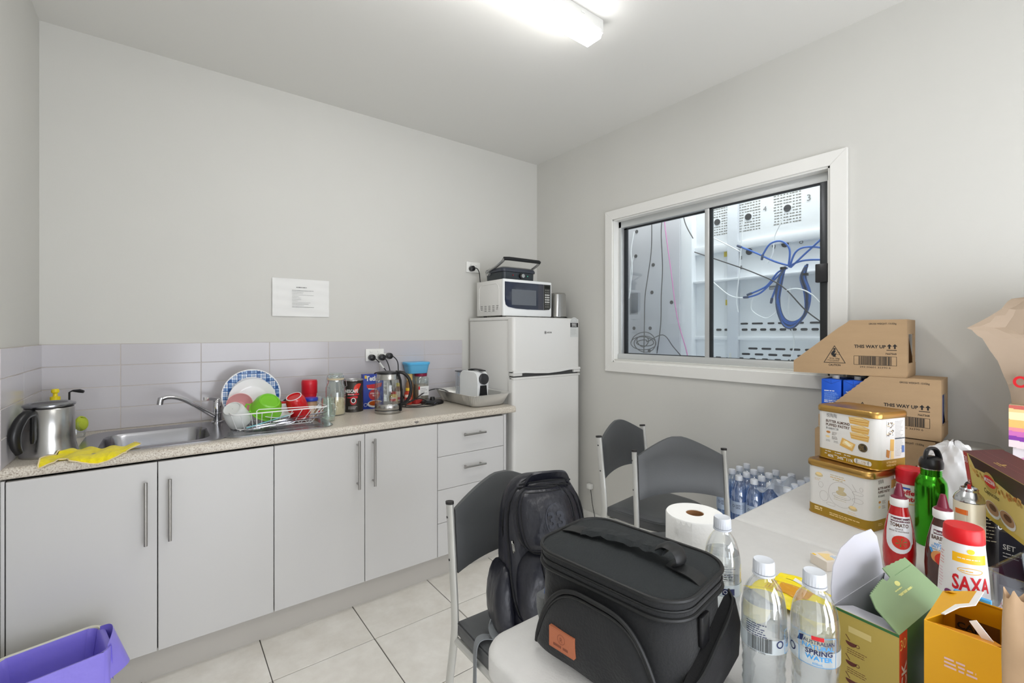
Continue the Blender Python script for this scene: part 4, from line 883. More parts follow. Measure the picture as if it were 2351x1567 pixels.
# contact grill
cg = thing('contact_grill', 'dark contact grill with a raised silver and black handle on the microwave', 'sandwich press', (1.775, 2.425, 1.699))
slate = M('grill_slate', (52, 56, 66), .3); silv = M('silver_plastic', (180, 180, 178), .28, .8)
G().zloft([(.0, rr(.262, .20, .02)), (.006, rr(.27, .206, .025)), (.05, rr(.272, .21, .025))], .136, .105).ob('lower_body', M('grill_dark', (44, 50, 54), .35), cg)
G().zloft([(.052, rr(.288, .222, .03)), (.060, rr(.292, .226, .03)), (.074, rr(.284, .218, .03)), (.084, rr(.25, .19, .03))], .136, .105).ob('upper_plate', slate, cg)
G().zloft([(.080, rr(.262, .202, .03)), (.085, rr(.258, .196, .03)), (.088, rr(.235, .17, .03))], .136, .105).ob('steel_cover', silv, cg)
for sx in (-1, 1):
    xx = .136 + sx*.150
    G().tube(smooth_path([(xx, .16, .05), (xx, .13, .068), (xx, .06, .085), (xx, -.01, .112), (xx, -.03, .128)], 5), .0095, 10, flat=(1.4, .6)).ob('arm', silv, cg); G().tube([(xx-sx*.012, .16, .05), (xx+sx*.006, .16, .05)], .018, 20).ob('hinge', silv, cg)
G().tube([(.136-.152, -.03, .128), (.136-.11, -.033, .1305), (.136+.14, -.033, .1305), (.136+.152, -.03, .128)], [.0115, .0125, .0125, .0115], 12).ob('grip', plb, cg)
G().tube([(.150, -.0005, .028), (.150, -.012, .028)], .019, 28).ob('dial_ring', plb, cg); G().tube([(.150, -.010, .028), (.150, -.024, .028)], .013, 24).ob('dial', silv, cg)
G().tube([(.08, .0, .030), (.08, -.003, .030)], .0045, 12).ob('red_lamp', M('lamp_red', (150, 40, 44), .3), cg); G().tube([(.205, .0, .030), (.205, -.003, .030)], .0045, 12).ob('green_lamp', M('lamp_green', (70, 170, 140), .3), cg)
# toaster
to = thing('toaster', 'brushed steel toaster beside the microwave on the fridge', 'toaster', (2.268, 2.475, 1.447), R(-7))
G().zloft([(.004, rr(.122, .22, .02, 6)), (.012, rr(.126, .224, .034, 8)), (.17, rr(.12, .22, .034, 8)), (.182, rr(.105, .20, .034, 8))]).ob('shell', brush, to)
for sx in (-.022, .022): G().box(sx-.011, sx+.011, -.075, .075, .180, .1835).ob('slot', holem, to)
G().zloft([(.0, rr(.11, .20, .02, 4)), (.006, rr(.12, .215, .02, 4))]).ob('base', plb, to); G().lathe([(.018, .182), (.018, .19), (.012, .198), (.001, .2)], 24, -.02, .06).ob('knob', plb, to)
t = thing('wall_plug_lead', 'thin black lead with white plug beside the fridge near the floor', 'cord', (2.372, 2.215, .0))
G().box(-.014, .012, -.02, .02, .255, .29, .004).ob('white_plug', plw, t); G().tube([(-.01, -.015, .262), (-.006, -.03, .15), (.0, -.06, .02)], .0022, 6).ob('lead', plb, t)
# ------------------------------------------------------------------ chairs
vinyl = M('grey_vinyl', (80, 82, 84), .42, bump=.25, scale=180, var=.06, vscale=5, stretch=(1, 3, 1)); post = M('pale_metal', (196, 196, 192), .35, .3, var=.04, vscale=14)
capm = M('end_cap_dark', (44, 42, 42), .6)
def chair(label, loc, rz):
    t = thing('stacking_chair', label, 'chair', loc, rz, group='grey vinyl chairs around the folding table')
    # seat
    P = [(-.205, -.02), (-.205, -.20), (-.19, -.30), (-.14, -.365), (-.06, -.385), (.06, -.385), (.14, -.365), (.19, -.30), (.205, -.20), (.205, -.02)]
    Q = [(p.x, p.y) for p in smooth_path([(x, y, 0) for x, y in P], 3)]
    def sc(f, z): return (z, [(x*f, -.2 + (y+.2)*f) for x, y in Q])
    G().zloft([sc(.93, .432), sc(.985, .436), sc(1.0, .448), sc(1.0, .468), sc(.985, .480), sc(.93, .486), sc(.80, .490)]).ob('seat', vinyl, t)
    G().tube([(x*1.004, -.2+(y+.2)*1.004, .474) for x, y in Q], .0022, 5, True).ob('seat_piping', vinyl, t)
    # back panel, bowed
    g = G(); nu, nv = 18, 8
    def top(u): a = abs(2*u-1); return .80 + .076*(1-min(1, max(0, (a-.12)/.88))**1.25)
    def fp(off):
        def f(u, v):
            x = (u-.5)*.385; z0 = .612 + .022*(1-abs(2*u-1)**2); z = z0 + (top(u)-z0)*v
            return (x, .004 + .022*(1-(2*u-1)**2) + (z-.6)*.09 + off, z)
        return f
    ring = []
    V0 = [[g.bm.verts.new(fp(-.012 if 0 < i < nu and 0 < j < nv else -.006)(i/nu, j/nv)) for j in range(nv+1)] for i in range(nu+1)]
    V1 = [[g.bm.verts.new(fp(.014 if 0 < i < nu and 0 < j < nv else .008)(i/nu, j/nv)) for j in range(nv+1)] for i in range(nu+1)]
    for i in range(nu):
        for j in range(nv): g.face([V0[i][j], V0[i+1][j], V0[i+1][j+1], V0[i][j+1]]); g.face([V1[i][j+1], V1[i+1][j+1], V1[i+1][j], V1[i][j]])
    for i in range(nu): g.face([V0[i][0], V1[i][0], V1[i+1][0], V0[i+1][0]]); g.face([V0[i+1][nv], V1[i+1][nv], V1[i][nv], V0[i][nv]])
    for j in range(nv): g.face([V0[0][j+1], V1[0][j+1], V1[0][j], V0[0][j]]); g.face([V0[nu][j], V1[nu][j], V1[nu][j+1], V0[nu][j+1]])
    g.ob('backrest', vinyl, t, ang=50)
    for s_ in (-1, 1):
        pts = smooth_path([(s_*.206, .028, .822), (s_*.206, .006, .62), (s_*.206, -.006, .50), (s_*.206, -.002, .42), (s_*.206, .04, .22), (s_*.206, .085, .004)], 5)
        leg = G().tube(pts, .0145, 12, flat=(.72, 1.1)).ob('leg', post, t)
        G().tube([(s_*.206, .0275, .818), (s_*.206, .0285, .826)], .0155, 12, flat=(.75, 1.1)).ob('end_cap', capm, leg)
        for z in (.78, .655): G().tube([(s_*.2150, .007+(z-.62)*.11, z), (s_*.2172, .007+(z-.62)*.11, z)], .0038, 10).ob('rivet', capm, leg)
        pts = smooth_path([(s_*.198, -.30, .424), (s_*.202, -.335, .40), (s_*.21, -.36, .25), (s_*.215, -.40, .004)], 5)
        G().tube(pts, .0125, 12).ob('leg', post, t)
        G().tube([(s_*.204, -.008, .418), (s_*.200, -.15, .420), (s_*.198, -.31, .424)], .0115, 10, flat=(.8, 1.1)).ob('seat_rail', post, t)
    G().tube([(-.198, -.30, .42), (.198, -.30, .42)], .010, 10).ob('cross_rail', post, t); G().tube([(-.2, -.03, .42), (.2, -.03, .42)], .010, 10).ob('cross_rail', post, t)
    return t
c3 = chair('grey vinyl chair at the left with the dark backpack on its seat', (.908, 1.205, 0), R(-2))
copy_tree(c3, (1.955, 1.565, 0), R(6), 'grey vinyl chair furthest back, beside the fridge and right wall')
copy_tree(c3, (1.818, 1.150, 0), R(-33.2), 'grey vinyl chair nearest the toilet roll, its back turned half sideways')
# ------------------------------------------------------------------ folding table
TT = .74
tabm = M('table_plastic', (212, 211, 209), .5, bump=.35, scale=240, var=.02, vscale=30)
tb_ = thing('folding_table', 'off white bi fold plastic table with centre seam covered in groceries', 'table', (0, 0, 0))
def half(x0, x1, rl, rrt, nm='table_top'):
    y0, y1 = -.02, .757
    def ring(ins, r):
        P = []
        for cx, cy, a0, rad in ((x1, y1, 0, rrt), (x0, y1, 90, rl), (x0, y0, 180, rl), (x1, y0, 270, rrt)):
            rad = max(rad-ins, .002); sx = -1 if cx == x1 else 1; sy = -1 if cy == y1 else 1
            ccx = cx + sx*(rad+ins); ccy = cy + sy*(rad+ins)
            for k in range(9): a = R(a0+90*k/8); P.append((ccx+rad*math.cos(a), ccy+rad*math.sin(a)))
        return P
    G().zloft([(TT-.045, ring(.004, 0)), (TT-.043, ring(.0, 0)), (TT-.010, ring(.0, 0)), (TT-.003, ring(.004, 0)), (TT, ring(.012, 0))]).ob(nm, tabm, tb_, ang=60)
half(.487, 1.4865, .065, .004); half(1.4895, 2.372, .004, .03)
legm = M('leg_steel', (150, 152, 154), .4, .6)
for x in (.72, 2.2):
    for y in (.08, .66 if x < 1 else .59): G().tube([(x, y, 0.002), (x, y, TT-.046)], .0125, 12).ob('leg', legm, tb_)
    G().tube([(x, .08, .25), (x, .66 if x < 1 else .59, .25)], .010, 10).ob('leg_brace', legm, tb_)
# ------------------------------------------------------------------ backpack on the chair
nyl = M('navy_nylon', (28, 29, 38), .36, bump=1.0, scale=16, bdist=.008, spec=.5, stretch=(1, 1, .6)); nyd = M('black_webbing', (20, 21, 25), .8, bump=.6, scale=320); zipm = M('zip_silver', (176, 174, 166), .25, 1)
bp = thing('backpack', 'dark navy backpack sitting on the left chair leaning on its back', 'backpack', (.893, 1.000, .499), rot=(R(-8), 0, R(-19))); bp.scale = (.93, .93, .93)
def bag_ring(z, w, d, r, yo=0, xo=0, n=6): return (z, [(x+xo, y+yo) for x, y in rr(w, d, r, n)])
G().zloft([bag_ring(.0, .24, .11, .05, -.0), bag_ring(.015, .275, .145, .06, -.0), bag_ring(.08, .29, .165, .065, .0), bag_ring(.18, .292, .16, .065, .005), bag_ring(.28, .285, .14, .06, .012), bag_ring(.37, .265, .12, .055, .018), bag_ring(.42, .225, .10, .048, .022), bag_ring(.447, .16, .075, .035, .026), bag_ring(.455, .09, .05, .02, .028)]).ob('main_body', nyl, bp, sub=1)
rw = random.Random(12); WV = [(rw.uniform(-22, 22), rw.uniform(-22, 22), rw.uniform(0, 6)) for _ in range(9)]
def fold(x, z): 
    q = sum(math.sin(a_*x*4+b_*z*3+c_) for a_, b_, c_ in WV)/3
    return abs(q)**.7*(1 if q > 0 else -1)
def shellf(cx, z0, z1, w, yb, bulge, lean, wr, ex=2.8):
    def f(u, v):
        s_ = 2*u-1; t_ = 2*v-1
        rx = (1-abs(t_)**ex)**(1/ex) if abs(t_) < 1 else 0
        e = max(0, (1-abs(s_)**3)*(1-abs(t_)**5))**.5
        x = cx + s_*w/2*rx; z = z0+(z1-z0)*v
        return (x, yb - bulge*e + lean*(v-.5) - wr*fold(x, z)*e, z)
    return f
def shell(nm, *a):
    f = shellf(*a); G().sheet(f, 40, 44).ob(nm, nyl, bp, ang=80); return f
lay = shell('front_layer', -.012, .03, .435, .262, -.045, .045, .065, .0022, 3.4)
up_ = shell('upper_pocket', -.024, .245, .432, .195, -.072, .052, .055, .0022)
lo_ = shell('lower_pocket', -.018, .02, .262, .215, -.088, .045, .03, .0045)
def edge(f, s=.97, n=56, off=.004):
    out = []
    for k in range(n):
        a_ = 2*math.pi*k/n; q = max(abs(math.cos(a_)), abs(math.sin(a_))); v = .5+.5*s*math.sin(a_)/q*.985; u = .5+.5*s*math.cos(a_)/q
        p = f(u, v); out.append((p[0], p[1]-off*.5, p[2]))
    return out
G().tube(edge(lay, .95), .0036, 6, True).ob('piping', nyd, bp); G().tube(edge(up_, .94), .0034, 6, True).ob('zip_tape', nyd, bp); G().tube(edge(up_, .84, off=.001), .0016, 6, True).ob('zip_teeth', pipb := M('zip_dark', (14, 14, 18), .5), bp)
for k, (w_, d_, z_) in enumerate(((.268, .128, .355), (.28, .145, .26))):
    pass
bk = [( .0+.136*math.cos(R(q))*(1 if abs(math.cos(R(q))) < .99 else 1), .02, .30+.155*math.sin(R(q))) for q in range(-20, 201, 10)]
G().tube([(x*1.02, y-.03, z) for x, y, z in bk], .0036, 7).ob('piping', nyd, bp)
# side pocket, swollen
G().zloft([(.0, [(x-.142, y-.01) for x, y in rr(.03, .11, .015)]), (.03, [(x-.155, y-.012) for x, y in rr(.06, .135, .025)]), (.11, [(x-.160, y-.014) for x, y in rr(.062, .145, .028)]), (.18, [(x-.152, y-.008) for x, y in rr(.045, .13, .02)]), (.21, [(x-.141, y) for x, y in rr(.012, .11, .005)])]).ob('side_pocket', nyl, bp, sub=1)
g = G(); g.strip(smooth_path([(-.07, -.035, .425), (-.05, -.05, .452), (.0, -.058, .458), (.06, -.05, .452), (.085, -.03, .425)], 6), .030, .008, (0, -.6, .8)); g.ob('grab_handle', nyl, bp)
for zz in (.418, .432): G().tube(smooth_path([(-.085, -.03-.0, zz), (-.04, -.052, zz+.008), (.04, -.054, zz+.008), (.09, -.03, zz)], 6), .003, 6).ob('piping', nyd, bp)
def puller(f, u, v, d=(.2, 0, -1), off=.004):
    p = Vector(f(u, v)) + Vector((0, -off, 0)); d = Vector(d).normalized()
    g = G().tube([p, p+d*.008], .0045, 8, flat=(1, .7)); g.strip([p+d*.007, p+d*.034], .0075, .0022, (1, 0, 0)); g.tube([p+d*.030, p+d*.034], .0048, 8, flat=(1, .5)); g.ob('zip_puller', zipm, bp)
puller(up_, .72, .10, (.3, -.1, -1)); puller(lo_, .28, .93, (.35, -.25, -1), .006); puller(lo_, .42, .55, (.35, 0, -1), .008); puller(lay, .06, .62, (.1, -.1, -1), .006)
ap = Vector(lo_(.30, .9)); bq = Vector(lo_(.46, .2)); G().tube([Vector(lo_(.30+.16*t_/8, .9-.7*t_/8))+Vector((0, -.003, 0)) for t_ in range(9)], .0028, 6).ob('zip_tape', MC['zip_dark'], bp)
a = Art(); em = M('emblem_grey', (46, 49, 60), .45); a.ring(.0, .0, .040, .046, .004, em, 0, a0=80, a1=290); a.text('33', -.030, -.020, .042, em, 1, 'L', .03)
def onpocket(u, v, h):
    uu = .62+u/.20; vv = .5+v/.19; p = up_(min(.98, max(.02, uu)), min(.97, max(.03, vv))); return (p[0], p[1]-h-.0012, p[2])
a.build('number_print', onpocket, bp, step=.006)
grs = M('grey_webbing', (128, 132, 136), .7, bump=.5, scale=300)
g = G(); g.strip(smooth_path([(-.150, .02, .075), (-.185, .0, .03), (-.175, -.05, .010), (-.13, -.09, .012), (-.10, -.10, .03)], 6), .024, .003, (.6, .5, .3)); g.ob('grey_strap', grs, bp)
from mathutils import Euler
MI = Matrix.LocRotScale(Vector((.893, 1.000, .499)), Euler((R(-8), 0, R(-19))), Vector((.93, .93, .93))).inverted()
G().strip(smooth_path([(.80, 1.0, .503), (.745, 1.035, .498), (.708, 1.065, .497), (.690, 1.072, .475), (.686, 1.07, .40), (.684, 1.068, .30), (.690, 1.06, .24)], 7), .024, .0025, (.25, 1, 0)).xf(MI).ob('grey_strap', grs, bp)
G().zloft([(.0, rr(.08, .05, .02)), (.03, rr(.09, .06, .02))], -.12, -.055).ob('strap_pad', nyl, bp)
# ------------------------------------------------------------------ cooler bag
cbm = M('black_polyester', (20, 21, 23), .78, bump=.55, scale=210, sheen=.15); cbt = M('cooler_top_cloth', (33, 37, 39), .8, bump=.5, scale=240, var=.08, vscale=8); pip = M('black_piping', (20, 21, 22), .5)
cb = thing('cooler_bag', 'black insulated cooler bag with tan leather patch on the table corner', 'bag', (.694, .554, TT), R(-82.65))
def cr(z, w, d, r=.05, yo=0): return (z, [(x, y+yo) for x, y in rr(w, d, r, 7)])
G().zloft([cr(.0, .268, .18, .04), cr(.006, .283, .19, .045), cr(.03, .294, .198), cr(.09, .298, .203, .055), cr(.15, .288, .196, .05), cr(.168, .29, .196, .05)]).ob('body', cbm, cb, sub=1)
G().zloft([cr(.160, .296, .202, .05), cr(.166, .302, .207, .055), cr(.186, .300, .205, .055), cr(.191, .294, .2, .05)]).ob('lid_band', cbm, cb)
def toptop(u, v):
    P = (2*u-1, 2*v-1); s_ = max(abs(P[0]), abs(P[1])) + 1e-6
    return None
g = G(); R0 = rr(.296, .202, .052, 9)
rings = []
for q in (1, .93, .82, .66, .48, .3, .12):
    rings.append([(x*q, y*q, .192 + .009*(1-q**2) + .0022*math.sin(11*x*q*8+3)*math.sin(7*y*q*9)*(1-q**4)) for x, y in R0])
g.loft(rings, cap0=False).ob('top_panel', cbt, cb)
for z, w, d in ((.192, .304, .209), (.163, .304, .209)): G().tube([(x, y, z) for x, y in rr(w, d, .057, 9)], .0038, 8, True).ob('piping', pip, cb)
G().tube([(x, y, .176) for x, y in rr(.3035, .2085, .057, 9)], .0022, 6, True).ob('zip_teeth', pip, cb)
# handle strap lengthwise over the top
sp_ = smooth_path([(-.142, .0, .1955), (-.115, 0, .2015), (-.085, .0, .2035)], 4); G().strip(sp_, .034, .002, (0, 1, 0)).ob('handle_webbing', pip, cb); g = G(); g.strip(smooth_path([(.147, 0, .190), (.125, 0, .2), (.085, 0, .2045)], 4), .034, .002, (0, 1, 0)); g.ob('handle_webbing', pip, cb)
hp = smooth_path([(-.095, .0, .206), (-.05, .004, .214), (0, .006, .217), (.045, .006, .220), (.078, .004, .222)], 6)
g = G(); rings = []
for i, p in enumerate(hp):
    w = .019 + .0022*math.sin(i*1.9); rings.append([(p.x, p.y-w, p.z-.004+.002*math.sin(i*1.3)), (p.x, p.y-w*.6, p.z+.003), (p.x, p.y+w*.6, p.z+.003), (p.x, p.y+w, p.z-.003)])
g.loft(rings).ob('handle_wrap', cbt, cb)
g = G(); g.tube(smooth_path([(.062, .004, .222), (.078, .004, .232), (.098, .003, .228), (.105, .002, .212), (.095, 0, .203)], 5), .0165, 8, flat=(1, .22)); g.ob('handle_loop', pip, cb)
# front pocket: swollen arch panel
def pocket(u, v):
    s_ = 2*u-1; x = s_*.134; zt_ = .012 + (.135*(1-abs(s_)**3.4) + .0)
    z = .012 + (zt_-.012)*v
    b = (1-abs(s_)**4)**.5*(math.sin(math.pi*min(1, .15+.85*v)*.92))**.6 if abs(s_) < 1 else 0
    return (x, -.101 - .022*b - .0012*math.sin(14*u+6*v), z)
G().sheet(pocket, 36, 14).ob('front_pocket', cbm, cb, ang=80)
pa_ = [Vector(pocket(k/48, 1)) + Vector((0, -.004, .002)) for k in range(49)]
G().tube(pa_, .0042, 8).ob('pocket_piping', pip, cb); G().tube([p + Vector((0, .0, -.009)) for p in pa_[2:-2]], .0028, 8).ob('pocket_zip', pip, cb)
# leather patch
lea = M('tan_leather', (176, 104, 72), .55, bump=.3, scale=160); leas = M('leather_dark', (128, 70, 48), .6)
def onpk(u, v, h): return (-.055+u, -.1245 - h - .001, .058+v)
G().prism([(-.028, -.018), (.028, -.018), (.028, .018), (-.028, .018)], lambda u, v: onpk(u, v, .002), lambda u, v: onpk(u, v, -.004)).ob('leather_patch', lea, cb)
a = Art(); a.ring(0, .004, .0085, .0085, .0008, leas, 0); a.text('R', 0, -.001, .008, leas, 0, 'C'); a.small(-.018, -.012, .036, 1, .01, .0045, leas, 0, 1.1)
for q in range(15): a.rect(-.026+q*.0035, .0158, -.0245+q*.0035, .0163, leas, 0); a.rect(-.026+q*.0035, -.0163, -.0245+q*.0035, -.0158, leas, 0)
a.build('patch_print', lambda u, v, h: onpk(u, v, h+.002), cb)
# side mesh pockets with elastic bands
zt_ = lambda y: .064 + .078*(y+.092)/.184
G().loft([[(x+xo, y, .004 + q*(zt_(y)-.004)) for x, y in rr(w_, d_, w_/2, 6)] for q, xo, w_, d_ in ((0, .149, .012, .165), (.35, .157, .034, .178), (.75, .159, .034, .182), (1, .156, .020, .178))]).ob('side_pocket', M('black_mesh', (24, 24, 26), .8, bump=.3, scale=500), cb)
g = G(); g.strip(smooth_path([(.150, -.092, .062), (.163, -.075, .071), (.167, -.04, .086), (.167, .0, .103), (.167, .04, .120), (.163, .075, .135), (.150, .092, .142)], 5), .012, .003, (.0, .2, 1)); g.ob('elastic_band', pip, cb)
G().box(.147, .155, -.03, .0, .10, .15, .003).ob('buckle', plb, cb)
G().zloft([(.004, [(x-.15, y) for x, y in rr(.010, .14, .005)]), (.05, [(x-.155, y) for x, y in rr(.026, .15, .012)]), (.075, [(x-.154, y) for x, y in rr(.03, .15, .014)])]).ob('side_pocket', M('grey_mesh', (120, 122, 122), .7, bump=1, scale=400), cb)
G().zloft([(.06, [(x-.154, y-.02) for x, y in rr(.016, .08, .008)]), (.102, [(x-.152, y-.02) for x, y in rr(.012, .07, .006)])]).ob('blue_packet_edge', M('blue_foil', (24, 100, 190), .3, .3), cb)
# ------------------------------------------------------------------ toilet roll
tr = thing('toilet_roll', 'large white toilet roll standing behind the cooler bag', 'paper roll', (1.093, .655, TT))
G().lathe([(.022, .0), (.070, .0), (.0715, .004), (.0715, .137), (.069, .1405), (.022, .1405), (.0215, .137)], 56, cap0=False, cap1=False).ob('paper', M('tissue_white', (240, 240, 238), .9, bump=.5, scale=90), tr)
G().lathe([(.0218, .002), (.0218, .139), (.0205, .139), (.0205, .002), (.0218, .002)], 40, cap0=False, cap1=False).ob('cardboard_core', M('core_brown', (150, 108, 70), .85), tr)
G().sheet(lambda u, v: ((.0725+.004*abs(math.sin(9*v))*(1-u))*math.cos(R(172+34*u)), (.0725+.004*abs(math.sin(9*v))*(1-u))*math.sin(R(172+34*u)), .01+.125*v+.006*math.sin(20*u)), 10, 14, .0006).ob('loose_flap', MC['tissue_white'], tr)
# ------------------------------------------------------------------ water bottles on the table
bot = clear('pet_bottle', (250, 252, 253), .08, .62, .02); capw = M('cap_white', (206, 210, 217), .4)
wat = watermat()
BP = [(.028, .0), (.031, .004), (.0325, .012), (.031, .022), (.0325, .030), (.0305, .037), (.0322, .045), (.0302, .052), (.032, .060), (.030, .067), (.0318, .075), (.0298, .082), (.0315, .090), (.0325, .096), (.0328, .104), (.0328, .158), (.0322, .168), (.0295, .184), (.0245, .198), (.017, .209), (.0135, .214), (.0135, .222)]
def water_bottle(label, x, y, z=TT, rz=0, art=1, h=1.04, lab=True):
    t = thing('water_bottle', label, 'bottle', (x, y, z), rz, group='clear water bottles on the table')
    G().lathe([(r, zz*h) for r, zz in BP], 40, cap1=False).ob('shell', bot, t)
    G().lathe([(.001, .002)] + [(r-.0009, zz*h) for r, zz in BP[:17]] + [(.030, .176*h), (.001, .1765*h)], 40).ob('water', wat, t)
    G().lathe([(.0165, .2165*h), (.0168, .219*h), (.0168, .2195*h)], 32).ob('cap_ring', capw, t)
    c = []
    for k in range(48):
        a_ = 2*math.pi*k/48; c.append((math.cos(a_), math.sin(a_), .0003 if k % 2 else -.0003))
    G().loft([[(x_*(r+d*e), y_*(r+d*e), zz) for x_, y_, d in c] for r, zz, e in ((.0155, .219*h+.0015, 1), (.0158, .222*h, 1), (.0155, .2365*h, 1), (.0145, .2395*h, 0), (.012, .2385*h, 0))]).ob('cap', capw, t)
    a = Art(); lc = clear('label_film', (236, 243, 247), .08, .4, .2, body=.35, bodycol=(226, 236, 242))
    if lab:
        a.rect(-.103, .106, .103, .112, lc, 0) if 0 else None
        a.rect(-.10, .108, .10, .130, lc, 0)
        if art == 1:   # barcode side
            a.bars(-.024, .110, .012, .132, INK, 2); a.text('9 300601 22396', -.024, .1065, .0028, INK, 2); a.ring(.024, .124, .006, .006, .002, NAVY, 2); a.small(-.026, .150, .036, 6, .0035, .0013, NAVY, 2); a.text('SPRING', .036, .124, .006, NAVY, 2); a.text('WATER', .036, .116, .006, CYAN, 2)
            a.frame(.033, .108, .075, .145, .0006, CYAN, 2)
        elif art == 2:
            a.frame(-.021, .108, .030, .152, .0007, CYAN, 2); a.rect(-.004, .147, .012, .153, RED, 3); a.text('NATURAL', -.016, .1335, .0062, CYAN, 2, 'L', .02, w=.042); a.text('AUSTRALIAN', -.015, .141, .0055, NAVY, 2, 'L', .01, w=.042)
            a.text('SPRING', -.012, .1255, .0070, NAVY, 2, 'L', .025, w=.036); a.text('WATER', -.012, .1175, .0065, CYAN, 2, 'L', .025, w=.036); a.text('600mL', .004, .1105, .0035, CYAN, 2, 'C'); a.ring(-.033, .122, .0062, .0062, .002, NAVY, 2)
            a.poly([(-.024, .138), (-.016, .140), (-.014, .150), (-.020, .148)], NAVY, 2)
        else:
            a.frame(.0, .138, .022, .152, .0005, INK, 2); a.small(.002, .149, .02, 3, .004, .0013, INK, 2, 1); a.rect(.0, .112, .022, .124, NAVY, 2); a.ring(.005, .118, .0035, .0035, .001, WHT, 3); a.small(-.02, .165, .05, 5, .0045, .0008, NAVY, 2)
        a.build('label', on_cyl(prof_r([(r+.0006, zz*h) for r, zz in BP]), 0, 0), t, step=.006).rotation_euler = (0, 0, R(0))
    return t
def face_cam(x, y): return math.atan2(-y, -x)
water_bottle('clear water bottle standing between cooler bag and toilet roll', .868, .462, rz=face_cam(.868, .462), art=3, h=1.03)
water_bottle('clear water bottle with barcode label, middle of the three', .772, .342, rz=face_cam(.772, .342), art=1, h=1.0)
water_bottle('clear spring water bottle with blue label beside the open green tea box', .805, .281, rz=face_cam(.805, .281), art=2, h=.985)
